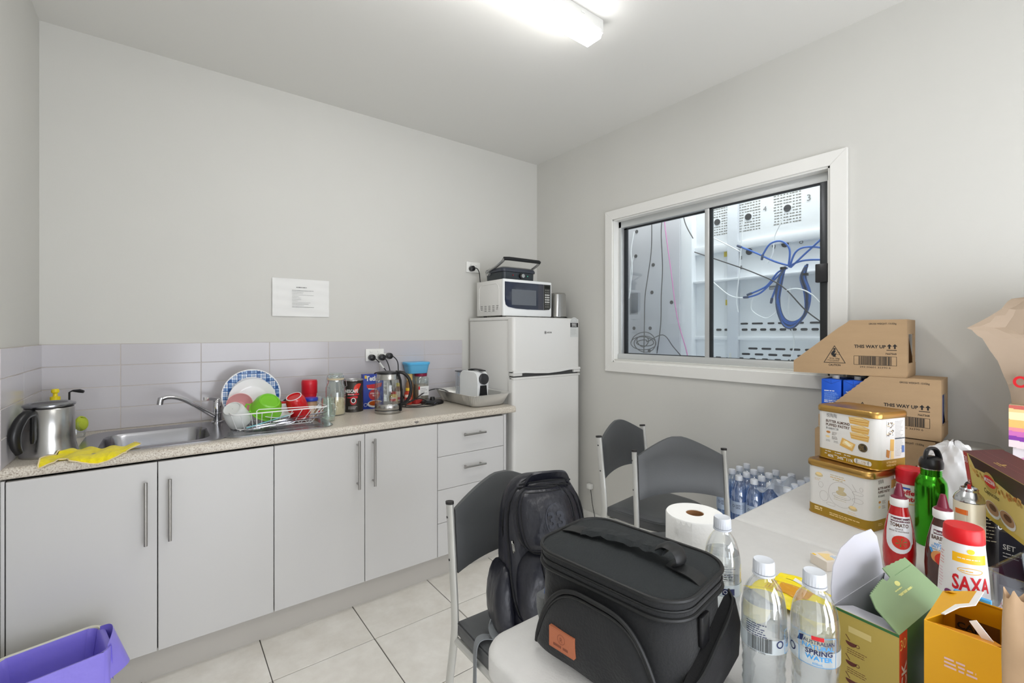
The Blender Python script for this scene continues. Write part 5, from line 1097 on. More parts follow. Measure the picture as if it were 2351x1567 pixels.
# ------------------------------------------------------------------ biscuit tins
gold = M('tin_gold', (190, 150, 84), .28, .9, bump=.02, scale=30); tinw = M('tin_white', (228, 226, 222), .25); must = M('tin_mustard', (160, 124, 20), .35)
pas = M('pastry', (222, 176, 96), .6); pasd = M('pastry_dark', (196, 130, 60), .6); pasl = M('pastry_light', (240, 212, 150), .6); brn = M('print_brown', (92, 66, 52), .5)
def tin(label, loc, rz, front):
    t = thing('biscuit_tin', label, 'tin', loc, rz, group='gold lidded biscuit tins'); t.scale = (1, 1, .947)
    w, d = .195, .145
    G().zloft([(.0, rr(w-.006, d-.006, .022, 6)), (.002, rr(w, d, .024, 6)), (.170, rr(w, d, .024, 6))]).ob('body', tinw, t)
    def per(u, dd=.024):     # unroll: u from front left corner to the right side
        a = w/2-.024; L1 = w-.048; arc = .024*math.pi/2
        if u < L1: return (-a+u, -d/2, 0, -1)
        u -= L1
        if u < arc: q = u/.024; return (a+.024*math.sin(q), -d/2+.024-.024*math.cos(q), math.sin(q), -math.cos(q))
        u -= arc; return (w/2, -d/2+.024+u, 1, 0)
    def wrap(u0, z0):
        def f(u, v, h):
            x, y, nx, ny = per(max(0, u+u0)) if u+u0 >= 0 else (-w/2+.024+u+u0, -d/2, 0, -1)
            return (x+nx*h, y+ny*h, z0+v)
        return f
    g = G(); P = rr(w+.0006, d+.0006, .0243, 6); g.loft([[(x, y, z) for x, y in P] for z in (.003, .034)], cap0=False, cap1=False); g.ob('mustard_band', must, t)
    G().tube([(x, y, .002) for x, y in rr(w+.001, d+.001, .025, 6)], .002, 6, True).ob('base_rim', gold, t)
    G().zloft([(.168, rr(w+.006, d+.006, .027, 8)), (.170, rr(w+.009, d+.009, .028, 8)), (.184, rr(w+.009, d+.009, .028, 8)), (.1895, rr(w+.002, d+.002, .026, 8)), (.190, rr(w-.012, d-.012, .02, 8)), (.1885, rr(w-.02, d-.02, .018, 8))]).ob('lid', gold, t)
    a = Art()
    if front == 'picture':
        a.text('悦陶陶', .008, .150, .011, GRYI, 1, 'L', w=.034); a.text('BUTTER ALMOND', .006, .131, .0088, brn, 1, 'L', .025, w=.078); a.text('PUFFED PASTRY', .006, .118, .0088, brn, 1, 'L', .025, w=.078)
        a.text('黄油扁桃仁酥', .006, .107, .006, GRYI, 1, 'L', w=.042)
        a.ell(.014, .096, .007, .004, pasd, 1); a.ell(.012, .080, .007, .0035, pasl, 1); a.small(.026, .097, .02, 3, .004, .0013, brn); a.small(.026, .082, .024, 3, .004, .0013, brn); a.small(.006, .067, .018, 2, .004, .0013, GRYI); a.small(.032, .067, .018, 2, .004, .0013, GRYI)
        cols = (pas, pasl, pasd, pasl)
        for k, (x, y, ww, hh) in enumerate(((.084, .140, .056, .024), (.090, .114, .050, .022), (.088, .090, .052, .022))):
            a.poly([(x, y), (x+ww, y-.002), (x+ww+.003, y+hh*.8), (x+ww*.6, y+hh*1.1), (x-.004, y+hh*.9)], pas, 1)
            for j in range(5): a.line([(x+.001, y+.003+j*.004), (x+ww*.5, y+.0015+j*.004+.001*(j % 2)), (x+ww-.002, y+.003+j*.004)], .0012, cols[j % 4], 2)
            a.poly([(x-.002, y+hh*.75), (x+ww, y+hh*.7), (x+ww*.6, y+hh*1.05), (x, y+hh*.9)], pasl, 2)
        a.poly([(.052, .058), (.092, .046), (.102, .072), (.060, .086)], pas, 3); a.poly([(.060, .066), (.090, .056), (.096, .070), (.066, .080)], pasl, 4); a.poly([(.066, .072), (.082, .060), (.09, .064), (.074, .078)], M('pastry_white', (246, 236, 200), .6), 5)
        a.ell(.124, .066, .014, .014, M('badge_black', (48, 44, 38), .4), 5); a.ring(.124, .066, .012, .012, .0006, GOLDI, 6); a.small(.115, .071, .018, 4, .004, .0012, GOLDI, 6)
        for x, s1 in ((.004, '40%'), (.036, '34%'), (.066, '11%')): a.small(x, .0265, .022, 1, .004, .0026, WHT, 3, 1); a.text(s1, x+.008, .009, .009, WHT, 3, 'L', .03, w=.02); a.small(x-.002, .018, .010, 1, .004, .0022, WHT, 3, 1)
        a.rect(.103, .010, .143, .026, WHT, 3); a.ell(.103, .018, .006, .008, WHT, 3); a.ell(.143, .018, .006, .008, WHT, 3); a.text('518g', .126, .0165, .005, GOLDI, 4, 'C'); a.small(.108, .0125, .03, 1, .004, .0012, GOLDI, 4)
        ms = M('swatch_mauve', (176, 158, 150), .5)
        for x, y in ((.196, .136), (.196, .108)):
            a.rect(x, y, x+.036, y+.024, WHT, 1); rnd = random.Random(int(y*999))
            for _ in range(26): xx = x+rnd.random()*.032; yy = y+rnd.random()*.02; a.rect(xx, yy, xx+.004, yy+.003, rnd.choice((ms, GRYI, pasl, brn)), 2)
        a.poly([(.212, .062), (.230, .060), (.232, .098), (.214, .100)], pas, 1); a.poly([(.194, .044), (.208, .038), (.212, .062), (.196, .068)], pasd, 2); a.poly([(.214, .036), (.230, .034), (.230, .060), (.216, .060)], pasl, 2)
        a.small(.236, .156, .044, 26, .0045, .0010, GRYI); a.rect(.236, .098, .282, .102, M('bar_slate', (92, 98, 104), .5), 2); a.rect(.268, .052, .280, .075, M('code_blue', (90, 120, 180), .5), 2); a.text('BUTTER ALMOND', .196, .022, .006, pasl, 3, 'L', .02, w=.045); a.text('PUFFED PASTRY', .196, .012, .006, pasl, 3, 'L', .02, w=.045)
    else:
        gl = M('line_gold', (206, 190, 150), .5); ln = M('line_grey', (176, 170, 166), .5)
        a.ring(.084, .092, .040, .042, .0008, ln, 1); a.poly([(.076, .105), (.090, .105), (.094, .118), (.074, .118)], gl, 2); a.ell(.084, .098, .016, .008, gl, 2); a.small(.062, .084, .044, 3, .006, .001, gl, 2); a.ring(.084, .088, .028, .010, .0008, ln, 2)
        for x, y in ((.014, .140), (.118, .058)): a.ell(x, y, .013, .007, gl, 1); a.ell(x, y+.004, .010, .005, pasl, 2); a.small(x-.014, y-.014, .028, 2, .005, .001, pas)
        a.small(.05, .150, .05, 1, .005, .0022, gl, 1, 1); a.small(.05, .143, .05, 1, .005, .0022, pas, 1, 1); a.small(.058, .136, .034, 1, .005, .003, gl, 1, 1)
        for x, y, rx, ry in ((.02, .108, .008, .010), (.132, .112, .016, .006), (.03, .072, .014, .018), (.132, .088, .016, .008), (.142, .128, .005, .007), (.052, .050, .014, .006)): a.ring(x, y, rx, ry, .0007, ln, 1, 14)
        a.line([(.116, .138), (.128, .118)], .001, ln, 1); a.small(.0, .023, .028, 1, .005, .0045, pasl, 3, 1.1); a.small(.0, .0165, .028, 1, .005, .004, pasl, 3, 1.1); a.small(.048, .019, .108, 1, .004, .0026, pasl, 3, 1); a.small(.048, .013, .08, 1, .004, .0026, pasl, 3, 1)
        x0 = .196; a.text('悦陶陶', x0, .150, .010, GRYI, 1, 'L', w=.028); a.text('BUTTER ALMOND', x0, .130, .008, brn, 1, 'L', .025, w=.062); a.text('PUFFED PASTRY', x0, .118, .008, brn, 1, 'L', .025, w=.062); a.text('黄油扁桃', x0, .106, .006, GRYI, 1, 'L', w=.034)
        a.ell(x0+.008, .090, .006, .004, pasd, 1); a.ell(x0+.007, .074, .006, .004, pasl, 1); a.small(x0+.02, .092, .02, 3, .004, .0012, brn); a.small(x0+.02, .076, .02, 3, .004, .0012, brn); a.poly([(x0+.068, .126), (x0+.098, .132), (x0+.098, .158), (x0+.07, .154)], pas, 1); a.poly([(x0+.05, .05), (x0+.09, .05), (x0+.09, .09), (x0+.052, .088)], pasd, 1); a.small(x0, .02, .03, 2, .005, .002, pasl, 3)
    a.build('label_print', wrap(.004, 0), t, step=.0045)
    return t
tin('white biscuit tin with pale line drawings, standing on the table', (1.797, .523, TT), R(-103.5), 'line')
tin('white biscuit tin with pastry picture, stacked on the other tin', (1.838, .507, TT+.1805), R(-107.5), 'picture')
# ------------------------------------------------------------------ long life milk cartons in cut open trays
kraft = M('corrugated_card', (164, 137, 104), .8, bump=.25, scale=160, var=.04, vscale=6, stretch=(1, 1, 6)); kraftd = M('card_inside', (150, 120, 86), .85); cblu = M('carton_blue', (22, 82, 190), .35)
BH, BL, BD = .2165, .371, .186
def carton_tray(label, x, y, z, rz, poly, text=True, cut=0):
    t = thing('cardboard_tray', label, 'box', (x, y, z), rz, group='cut down milk carton trays')
    # local: x runs left->right along the front (towards the camera end), front faces -y
    T_ = .0035
    G().prism(poly, lambda u, v: (u, 0, v), lambda u, v: (u, T_, v)).ob('front_panel', kraft, t)
    pb2 = [(p[0]+(.0 if p[1] < .06 else -.03), p[1]) for p in poly]
    G().prism(pb2, lambda u, v: (u, BD-T_, v), lambda u, v: (u, BD, v)).ob('back_panel', kraftd, t)
    G().box(0, BL, T_, BD-T_, 0, T_).ob('bottom_panel', kraft, t)
    G().box(0, T_, T_, BD-T_, T_, .048).ob('end_panel', kraft, t)
    tx = [p[0] for p in poly if p[1] > BH-.003]
    G().box(min(tx)+.004, BL, T_, BD-T_, BH-T_, BH).ob('top_panel', kraft, t)
    # right end: low lip, upper strip, side strips around an open slot
    G().box(BL-T_, BL, T_, BD-T_, BH-.055, BH-T_).box(BL-T_, BL, T_, .035, .05, BH-.055).box(BL-T_, BL, BD-.045, BD-T_, .05, BH-.055).ob('end_panel', kraft, t)
    G().box(BL-T_, BL+.001, .003, BD-.003, T_, .052).ob('end_lip', kraft, t)
    if text:
        a = Art(); a.text('THIS WAY UP', .212, .108, .0115, INK, 0, 'L', .03, w=.098)
        for x_ in (.318, .334): a.poly([(x_, .106), (x_+.005, .106), (x_+.005, .115), (x_+.010, .115), (x_+.0025, .124), (x_-.005, .115), (x_, .115)], INK, 0)
        a.rect(.312, .0995, .342, .102, INK, 0); a.text('7667368', .341, .084, .0065, INK, 0, 'R', .015)
        a.text('GROSS WEIGHT: 13.02kg', .341, .198, .0062, INK, 0, 'R', .012, w=.083)
        a.frame(.211, .042, .342, .077, .0012, INK, 0); a.bars(.226, .0435, .328, .0755, INK, 0); a.text('293 00601 32390 6', .230, .031, .0065, INK, 0, 'L', .0, w=.094)
        cx_, y0_ = .147, .046; P = [(cx_-.036, y0_), (cx_+.036, y0_), (cx_, y0_+.068)]
        for (p, q) in ((0, 1), (1, 2), (2, 0)): a.line([P[p], P[q]], .0022, INK, 0)
        for p in P: a.ell(p[0], p[1], .0011, .0011, INK, 0)
        a.ell(cx_+.0, y0_+.055, .004, .004, INK, 0); a.poly([(cx_-.004, y0_+.050), (cx_+.003, y0_+.050), (cx_+.004, y0_+.046), (cx_-.001, y0_+.036), (cx_+.006, y0_+.038), (cx_+.003, y0_+.024), (cx_-.001, y0_+.024), (cx_-.010, y0_+.030), (cx_-.012, y0_+.038)], INK, 0)
        a.frame(cx_+.006, y0_+.032, cx_+.017, y0_+.043, .0009, INK, 0); a.rect(cx_-.006, y0_+.0235, cx_+.006, y0_+.0255, INK, 0)
        a.text('10 to 16kg', cx_, y0_+.0145, .0062, INK, 0, 'C', .01, w=.034); a.small(cx_-.024, y0_+.0095, .046, 1, .003, .0013, INK, 0, 1); a.small(cx_-.017, y0_+.0055, .034, 1, .003, .0013, INK, 0, 1); a.text('CAUTION', cx_, y0_-.013, .0078, INK, 0, 'C', .02, w=.040)
        a.build('box_print', on_front(0, 0, 0), t)
    return t
def ser(p, q, n, amp):
    out = []
    for k in range(n+1):
        t_ = k/n; x = p[0]+(q[0]-p[0])*t_; y = p[1]+(q[1]-p[1])*t_
        if 0 < k < n: x += amp*(1 if k % 2 else -1)*.6; y -= amp*(1 if k % 2 else -1)*.6
        out.append((x, y))
    return out
topP = [(0, 0), (BL-.004, 0), (BL, .01), (BL, BH), (.197, BH), (.185, .205), (.16, .187), (0, .048)]
lowP = [(0, 0), (BL, 0), (BL, BH)] + ser((.168, BH), (0, .048), 26, .0012)
fullP = [(0, 0), (BL, 0), (BL, BH), (.01, BH)] + [(0, BH-.01)]
def tray_at(label, xl, yl, xr, yr, z, poly, **k):
    ang = math.atan2(yr-yl, xr-xl); return carton_tray(label, xl, yl, z, ang, poly, **k), ang
trays = []
for lab, a4, z, P in (('brown milk carton tray with slanted cut side, topmost of the stack', (2.149, .829, 2.176, .459), 1.1785, topP), ('brown milk carton tray with blue cartons showing, middle of the stack', (2.150, .736, 2.175, .366), .9615, lowP), ('brown milk carton tray lowest in the stack behind the tins', (2.158, .752, 2.176, .382), .7405, fullP)):
    ang = math.atan2(a4[3]-a4[1], a4[2]-a4[0]); trays.append((carton_tray(lab, a4[0], a4[1], z, ang, P), ang))
ca = Art()
def milk_carton(label, tr_, u, v, z, group):
    t0, ang = tr_; c, s_ = math.cos(ang), math.sin(ang)
    x = t0.location.x + c*u - s_*v; y = t0.location.y + s_*u + c*v
    t = thing('milk_carton', label, 'carton', (x, y, t0.location.z + .0045), ang, group=group)
    G().box(-.0335, .0335, -.041, .041, 0, .190, .0015).ob('carton_body', cblu, t)
    G().prism([(-.033, .190), (.033, .190), (.0, .1925)], lambda u_, v_: (u_, -.03, v_), lambda u_, v_: (u_, -.012, v_)).ob('top_fold', cblu, t)
    G().lathe([(.012, .1895), (.0125, .193), (.012, .204), (.001, .2045)], 20, .004, .012).ob('cap', plw, t)
    if v < .08:
        a = Art(); a.small(-.024, .142, .036, 1, .005, .003, WHT, 0, 1.2); a.small(-.024, .136, .048, 8, .0042, .0012, M('print_pale_blue', (150, 190, 235), .4), 0, 1.1); a.small(-.024, .102, .044, 2, .006, .0026, WHT, 0, 1.1); a.rect(-.022, .07, .026, .088, WHT, 0); a.ring(-.012, .079, .006, .006, .001, BLU, 1)
        a.line([(-.033, .188), (0, .172), (.033, .188)], .0008, NAVY, 0); a.line([(0, .172), (0, .19)], .0008, NAVY, 0); a.build('carton_print', on_front(0, 0, -.041), t)
    return t
for u, v, lab in ((.042, .049, 'blue milk carton at the left end of the middle tray, front row'), (.116, .049, 'second blue milk carton in the front row of the middle tray'), (.186, .049, 'third blue milk carton mostly behind the slanted card edge'), (.042, .136, 'blue milk carton behind the leftmost one, its cap showing'), (.116, .136, 'blue milk carton behind the second one, its cap showing'), (.186, .136, 'blue milk carton in the back row under the top tray'), (.33, .10, 'blue milk carton seen through the slot in the tray end')):
    milk_carton(lab, trays[1], u, v, 0, 'blue milk cartons in the middle tray')
# ------------------------------------------------------------------ sauces, salt, bottles
PF = math.pi
def faceang(x, y): return math.degrees(math.atan2(-y, -x))
SP = [(.026, .0), (.030, .004), (.0325, .02), (.0338, .05), (.0325, .08), (.0285, .11), (.0225, .14), (.018, .158), (.0165, .166)]
def sauce(label, x, y, body, name2, lines, fruit):
    t = thing('sauce_bottle', label, 'bottle', (x, y, TT), 0, group='squeezy sauce bottles')
    G().lathe(SP, 44).ob('body', body, t)
    G().lathe([(.0180, .164), (.0190, .166), (.0190, .182), (.0182, .184)], 44).ob('cap_collar', plw, t)
    G().lathe([(.0178, .183), (.017, .186), (.0115, .190), (.0095, .20), (.0055, .218), (.0045, .220), (.001, .2205)], 32).ob('nozzle', M('nozzle_maroon', (112, 24, 48), .3), t)
    a = Art(); lw_ = M('label_white', (222, 222, 224), .35)
    if fruit == 'tomato': a.poly([(-.026, .142)] + [(.026, .142), (.03, .11), (.03, .08)] + [(.028*math.cos(R(q)), .082+.030*math.sin(R(q))) for q in range(-10, -180, -15)] + [(-.029, .10)], lw_, 0)
    else: a.poly([(-.024, .146), (.026, .146), (.030, .11), (.030, .072), (.012, .052), (-.012, .068), (-.028, .096)], lw_, 0); a.poly([(-.027, .094), (-.012, .068), (.012, .052), (.016, .056), (-.008, .074), (-.022, .096)], CYAN, 1)
    a.rect(-.018, .128, .024, .138, M('brand_plum', (84, 30, 48), .4), 1); a.text('MasterFoods', -.017, .1302, .0062, WHT, 2, 'L', .02, w=.040)
    a.text(name2, 0, .1165, .0085, brn, 2, 'C', .03, w=.038 if len(name2) < 8 else .044); a.text('SAUCE', 0, .110, .0035, brn, 2, 'C', .01); 
    if fruit == 'tomato': a.text('MADE IN AUSTRALIA', 0, .1045, .003, brn, 2, 'C', .01)
    else: a.text('REDUCED', .0, .1035, .0048, CYAN, 2, 'C', .02); a.text('SALT & SUGAR', .0, .0975, .0045, CYAN, 2, 'C', .02); a.text('MADE IN AUSTRALIA', 0, .0925, .003, brn, 2, 'C')
    tm_ = M('tomato_print', (200, 48, 34), .35); ty = .080 if fruit == 'tomato' else .074
    if fruit != 'tomato': a.ell(-.008, .078, .014, .014, M('onion_print', (206, 140, 80), .5), 3)
    a.ell(.004, ty, .0185, .0165, tm_, 4)
    for q in range(6):
        aa = R(q*60+15); a.poly([(.004, ty), (.004+.010*math.cos(aa)-.002*math.sin(aa), ty+.010*math.sin(aa)+.002*math.cos(aa)), (.004+.012*math.cos(aa), ty+.011*math.sin(aa))], M('leaf_print', (60, 130, 50), .5), 5)
    o = a.build('label_print', on_cyl(prof_r(SP), faceang(x, y), 0), t, step=.005)
    return t
sauce('red tomato sauce squeeze bottle beside the biscuit tins', 1.500, .332, M('ketchup_red', (176, 12, 16), .22, coat=.4), 'TOMATO', [], 'tomato')
sauce('brown barbecue sauce squeeze bottle between tomato sauce and salt', 1.482, .246, M('bbq_brown', (66, 36, 28), .22, coat=.4), 'BARBECUE', [], 'bbq')
st_ = thing('salt_drum', 'white salt drum with red lid and red lettering', 'drum', (1.322, .188, TT))
SD = [(.041, 0), (.0425, .004), (.038, .10), (.0315, .178)]
G().lathe(SD, 48).ob('body', M('salt_white', (222, 220, 220), .35), st_); G().lathe([(.0315, .176), (.0325, .178), (.0310, .203), (.029, .206), (.001, .2055)], 48).ob('lid', M('salt_red', (206, 20, 28), .35), st_)
a = Art(); amb = M('amber_band', (240, 178, 20), .4)
a.rect(-.016, .140, .040, .158, amb, 0); a.small(-.008, .148, .045, 1, .004, .0016, WHT, 1, 1); a.text('SAXA', -.016, .086, .028, RED, 1, 'L', .025, w=.062); a.ring(.012, .126, .020, .006, .0012, amb, 1, 20); a.small(-.004, .1245, .030, 1, .003, .0016, amb, 1); a.ring(.010, .070, .022, .010, .0010, M('line_magenta', (196, 70, 120), .5), 1, 24); a.ell(-.022, .072, .008, .007, M('line_purple', (110, 30, 90), .5), 1); a.ell(.012, .164, .006, .005, YEL, 1); a.small(-.044, .150, .016, 5, .006, .0010, RED, 1); a.small(-.046, .115, .016, 7, .006, .0008, M('line_magenta'), 1)
a.build('label_print', on_cyl(prof_r(SD), faceang(1.322, .188)-2, 0), st_, step=.006)
gb = thing('green_bottle', 'shiny green metal drink bottle with black loop cap', 'bottle', (1.752, .316, TT))
gme = M('green_metal', (58, 150, 30), .16, .9, bump=.05, scale=6, stretch=(1, 1, .1))
G().lathe([(.034, 0), (.0365, .004), (.0365, .168), (.034, .182), (.027, .194), (.024, .198), (.0245, .201), (.0235, .204), (.0245, .207), (.0235, .210), (.0245, .213), (.0235, .218)], 48).ob('body', gme, gb); G().lathe([(.025, .216), (.0255, .218), (.025, .220)], 36).ob('neck_ring', M('neck_steel', (200, 200, 200), .2, 1), gb)
G().lathe([(.0265, .219), (.0275, .223), (.0275, .236), (.024, .246), (.014, .252), (.001, .253)], 36).ob('cap', plb, gb)
G().tube(smooth_path([(-.018, .010, .244), (-.016, .008, .262), (-.009, .005, .272), (.004, -.002, .274), (.014, -.008, .268), (.020, -.012, .254), (.022, -.014, .24)], 5), .0062, 10, flat=(1.3, .8)).ob('cap_loop', plb, gb); 
cn = thing('spray_can', 'cream aerosol can with silver dome and red tip behind the salt', 'can', (1.560, .212, TT))
G().lathe([(.027, 0), (.0285, .003), (.0285, .195), (.027, .198)], 44).ob('body', M('can_cream', (220, 212, 188), .3, .2), cn)
G().lathe([(.028, .197), (.029, .199), (.028, .203), (.025, .210), (.018, .219), (.0165, .221), (.017, .226), (.015, .229), (.0135, .225), (.001, .225)], 44).ob('dome', M('can_silver', (196, 198, 200), .2, 1), cn); G().tube([(0, 0, .224), (0, 0, .236)], .0035, 12).ob('nozzle', M('nozzle_red', (190, 30, 30), .4), cn)
a = Art(); a.rect(-.028, .168, -.002, .180, ORG, 0); a.text('a', -.004, .138, .012, M('can_blue', (26, 70, 150), .4), 0, 'L', .05); a.rect(-.004, .02, -.0035, .18, M('seam_line', (190, 184, 160), .4), 0)
a.build('label_print', on_cyl(.0287, faceang(1.56, .212), 0), cn, step=.005)
cmj = thing('creamer_jar', 'creamer jar with red lid behind the green bottle', 'jar', (1.815, .375, TT))
G().lathe([(.033, 0), (.035, .004), (.035, .135), (.032, .15)], 36).ob('body', M('creamer_body2', (236, 230, 224), .35), cmj); G().lathe([(.034, .148), (.0355, .152), (.036, .18), (.0345, .19), (.030, .194), (.001, .1945)], 36).ob('lid', cw, cmj)
a = Art(); a.text('coffee', -.030, .118, .014, cw, 0, 'L', .03); a.text('mate', -.024, .100, .014, cw, 0, 'L', .03); a.rect(-.03, .09, .03, .092, amb, 0); a.rect(-.02, .134, .0, .139, BLU, 0); a.build('label_print', on_cyl(.0352, faceang(1.815, .375), 0), cmj, step=.005)
bj = thing('black_jar', 'black jar with ribbed black lid behind the cream can', 'jar', (1.735, .205, TT))
G().lathe([(.036, 0), (.038, .004), (.038, .17), (.034, .175)], 40).ob('body', M('jar_black', (34, 30, 30), .25), bj); G().loft([[(x*(r + (.0006 if k % 2 else 0)), y*(r+(.0006 if k % 2 else 0)), z) for k, (x, y) in enumerate(circ(1, 64))] for r, z in ((.039, .172), (.0395, .175), (.0395, .195), (.037, .2), (.036, .197), (.02, .197))]).ob('lid', plb, bj)
a = Art(); a.rect(-.035, .150, .035, .168, RED, 0); a.text('COVA', .030, .10, .012, WHT, 1, 'L', .02, rot=90); a.small(-.02, .13, .04, 8, .009, .002, M('label_pale', (190, 180, 150), .5)); a.build('label_print', on_cyl(.0382, faceang(1.735, .205)+8, 0), bj, step=.006)
po = thing('steel_pot', 'brushed stainless canister standing by the right wall', 'canister', (2.118, .282, TT))
G().lathe([(.07, 0), (.072, .004), (.072, .215), (.074, .22), (.074, .232), (.066, .238), (.02, .241), (.001, .241)], 56).ob('canister_body', brush, po)
# crumpled white carrier bag
pbag = clear('carrier_bag', (246, 246, 246), .05, .25, .25, body=.55, bodycol=(232, 232, 232))
def crum(cx, cy, cz, rx, ry, rz_, seed, n=28, amp=.18):
    ph = [random.Random(seed).uniform(0, 6) for _ in range(6)]
    def f(u, v):
        a_ = 2*math.pi*u; b_ = math.pi*(v-.5)*.98
        s_ = 1 + amp*(math.sin(5*a_+ph[0]+3*b_)*.5 + math.sin(9*a_+ph[1]-6*b_)*.35 + math.sin(3*a_+8*b_+ph[2])*.5 + .3*math.sin(15*a_+ph[3]+11*b_))
        z = cz + rz_*math.sin(b_)*s_
        return (cx + rx*math.cos(a_)*math.cos(b_)*s_, cy + ry*math.sin(a_)*math.cos(b_)*s_, max(z, TT+.0012))
    return f
tag(G().sheet(crum(1.955, .30, .87, .05, .085, .13, 4, amp=.09), 60, 40).ob('carrier_bag', pbag, ang=30), 'crumpled white translucent carrier bag behind the green bottle', 'bag')
tag(G().sheet(crum(1.96, .47, .83, .035, .06, .085, 9, amp=.09), 40, 26).ob('carrier_bag', pbag, ang=30), 'pale plastic bag flattened behind the biscuit tins', 'bag')
# ------------------------------------------------------------------ coffee sachet box (tilted) and what it lies on
def hexbox(name, A, ab, ac, ad, mats_side, parent):
    """A corner, edge vectors ab (along), ac (back), ad (down)"""
    A, ab, ac, ad = map(Vector, (A, ab, ac, ad)); g = G()
    V = [A, A+ab, A+ab+ac, A+ac, A+ad, A+ab+ad, A+ab+ac+ad, A+ac+ad]; vs = [g.bm.verts.new(v) for v in V]
    for k, f in enumerate(((0, 1, 2, 3), (4, 7, 6, 5), (0, 4, 5, 1), (1, 5, 6, 2), (2, 6, 7, 3), (3, 7, 4, 0))):
        g.mi = mats_side[1][k]; g.face([vs[i] for i in f])
    return g.ob(name, mats_side[0], parent)
mar = M('box_maroon', (84, 20, 26), .35); crm = M('box_cream', (214, 190, 110), .4); strr = M('strip_red', (186, 52, 50), .4)
mb = thing('coffee_box', 'maroon and cream coffee sachet box lying tilted on the pile', 'box', (0, 0, 0))
A_, AB, AC, AD = Vector((1.737, .248, 1.024)), Vector((-.27, -.133, -.004)), Vector((.034, -.069, .012)), Vector((-.006, -.018, -.142))
hexbox('carton', A_, AB, AC, AD, ([mar, crm, strr], [0, 1, 1, 1, 0, 2]), mb)
nF = AB.cross(AD).normalized(); nF = nF if nF.dot(-A_+Vector((0, 0, 1.3))) > 0 else -nF
LB, LD, LC = AB.length, AD.length, AC.length
def onF(u, v, h): return A_ + AB*(u/LB) - AD*(v/LD) + nF*h
a = Art(); dkc = M('coffee_dark', (52, 22, 18), .35)
a.poly([(.03, -.001), (LB, -.001), (LB, -.05), (.18, -.035), (.11, -.028), (.06, -.03)], dkc, 0); a.rect(0, -LD, .024, 0, strr, 1); a.text('30', .003, -.028, .018, WHT, 2, 'L', w=.018); a.text('PACK', .016, -.118, .013, WHT, 2, 'L', .01, rot=90)
rb = random.Random(2)
for k in range(60): x = rb.uniform(.03, LB-.02); y = -.032 - .02*math.sin((x-.03)*9) + rb.uniform(-.008, .006); a.ell(x, y, .006, .004, rb.choice((pas, pasd, M('bean_gold', (176, 140, 60), .4))), 1, 8)
a.ell(.135, -.045, .032, .024, GOLDI, 2); a.ell(.135, -.043, .030, .014, RED, 3); a.text('MOCCONA', .108, -.047, .010, WHT, 4, 'L', .03, w=.054); a.text('Cappuccino', .095, -.078, .012, dkc, 2, 'L', w=.075, sk=.3)
for x in (.125, .195): a.ell(x, -.112, .036, .020, WHT, 2); a.ell(x, -.109, .032, .016, M('froth', (170, 130, 96), .5), 3); a.ell(x+.004, -.106, .018, .008, M('cocoa', (96, 58, 40), .5), 4)
a.rect(.03, -LD, LB, -LD+.012, M('box_yellow', (206, 176, 70), .4), 1)
a.build('box_print', onF, mb)
nT = AB.cross(AC).normalized(); nT = nT if nT.z > 0 else -nT
def onT(u, v, h): return A_ + AB*(u/LB) + AC*(v/LC) + nT*h
a = Art()
for k in range(30): a.rect(.004+k*.0088, .040, .009+k*.0088, .0408, M('perf_pink', (170, 110, 110), .5), 0); a.rect(.004+k*.0088, .026, .009+k*.0088, .0266, M('perf_pink'), 0)
a.small(.125, .020, .045, 2, .005, .0025, GOLDI, 0, 1); a.ell(.150, .026, .005, .004, GOLDI, 0); a.build('box_print', onT, mb)
def simple_box(name, label, x0, x1, y0, y1, z0, z1, m, rz=0, cat='box', group=None, art=None):
    t = thing(name, label, cat, ((x0+x1)/2, (y0+y1)/2, z0), rz, group); w, d, h = x1-x0, y1-y0, z1-z0
    G().box(-w/2, w/2, -d/2, d/2, 0, h, .0008, 1).ob('carton', m, t); return t
t = simple_box('dark_box', 'dark navy box with white SET lettering under the tilted coffee box', 1.595, 1.68, .085, .160, TT, .868, M('navy_card', (34, 34, 50), .4), R(-10))
Art().text('SET', -.038, .088, .012, WHT, 0, 'L', .01).small(-.038, .078, .05, 2, .008, .002, WHT, 0).build('box_print', lambda u, v, h: (-.0425-h, -u*.8, v), t)
t = simple_box('plum_box', 'plum coloured box inside the clear organiser tray', 1.485, 1.565, .035, .105, TT+.0045, .855, M('plum_card', (104, 40, 66), .4), R(-15))
oc = thing('clear_organiser', 'clear plastic organiser box at the right edge behind the salt', 'container', (1.468, .068, TT), R(-12))
g = G(); g.zloft([(.0015, rr(.21, .125, .015)), (.004, rr(.212, .127, .015)), (.105, rr(.222, .137, .018)), (.107, rr(.230, .145, .02)), (.110, rr(.230, .145, .02)), (.110, rr(.221, .136, .018)), (.004, rr(.208, .123, .015))], cap1=True); g.ob('box_shell', clear('organiser_clear', (236, 240, 244), .07, .5), oc)
t = simple_box('paper_packet', 'plain white packet standing inside the clear organiser', 1.42, 1.475, .065, .10, TT+.0045, .850, M('packet_white', (226, 226, 232), .5), R(-20))
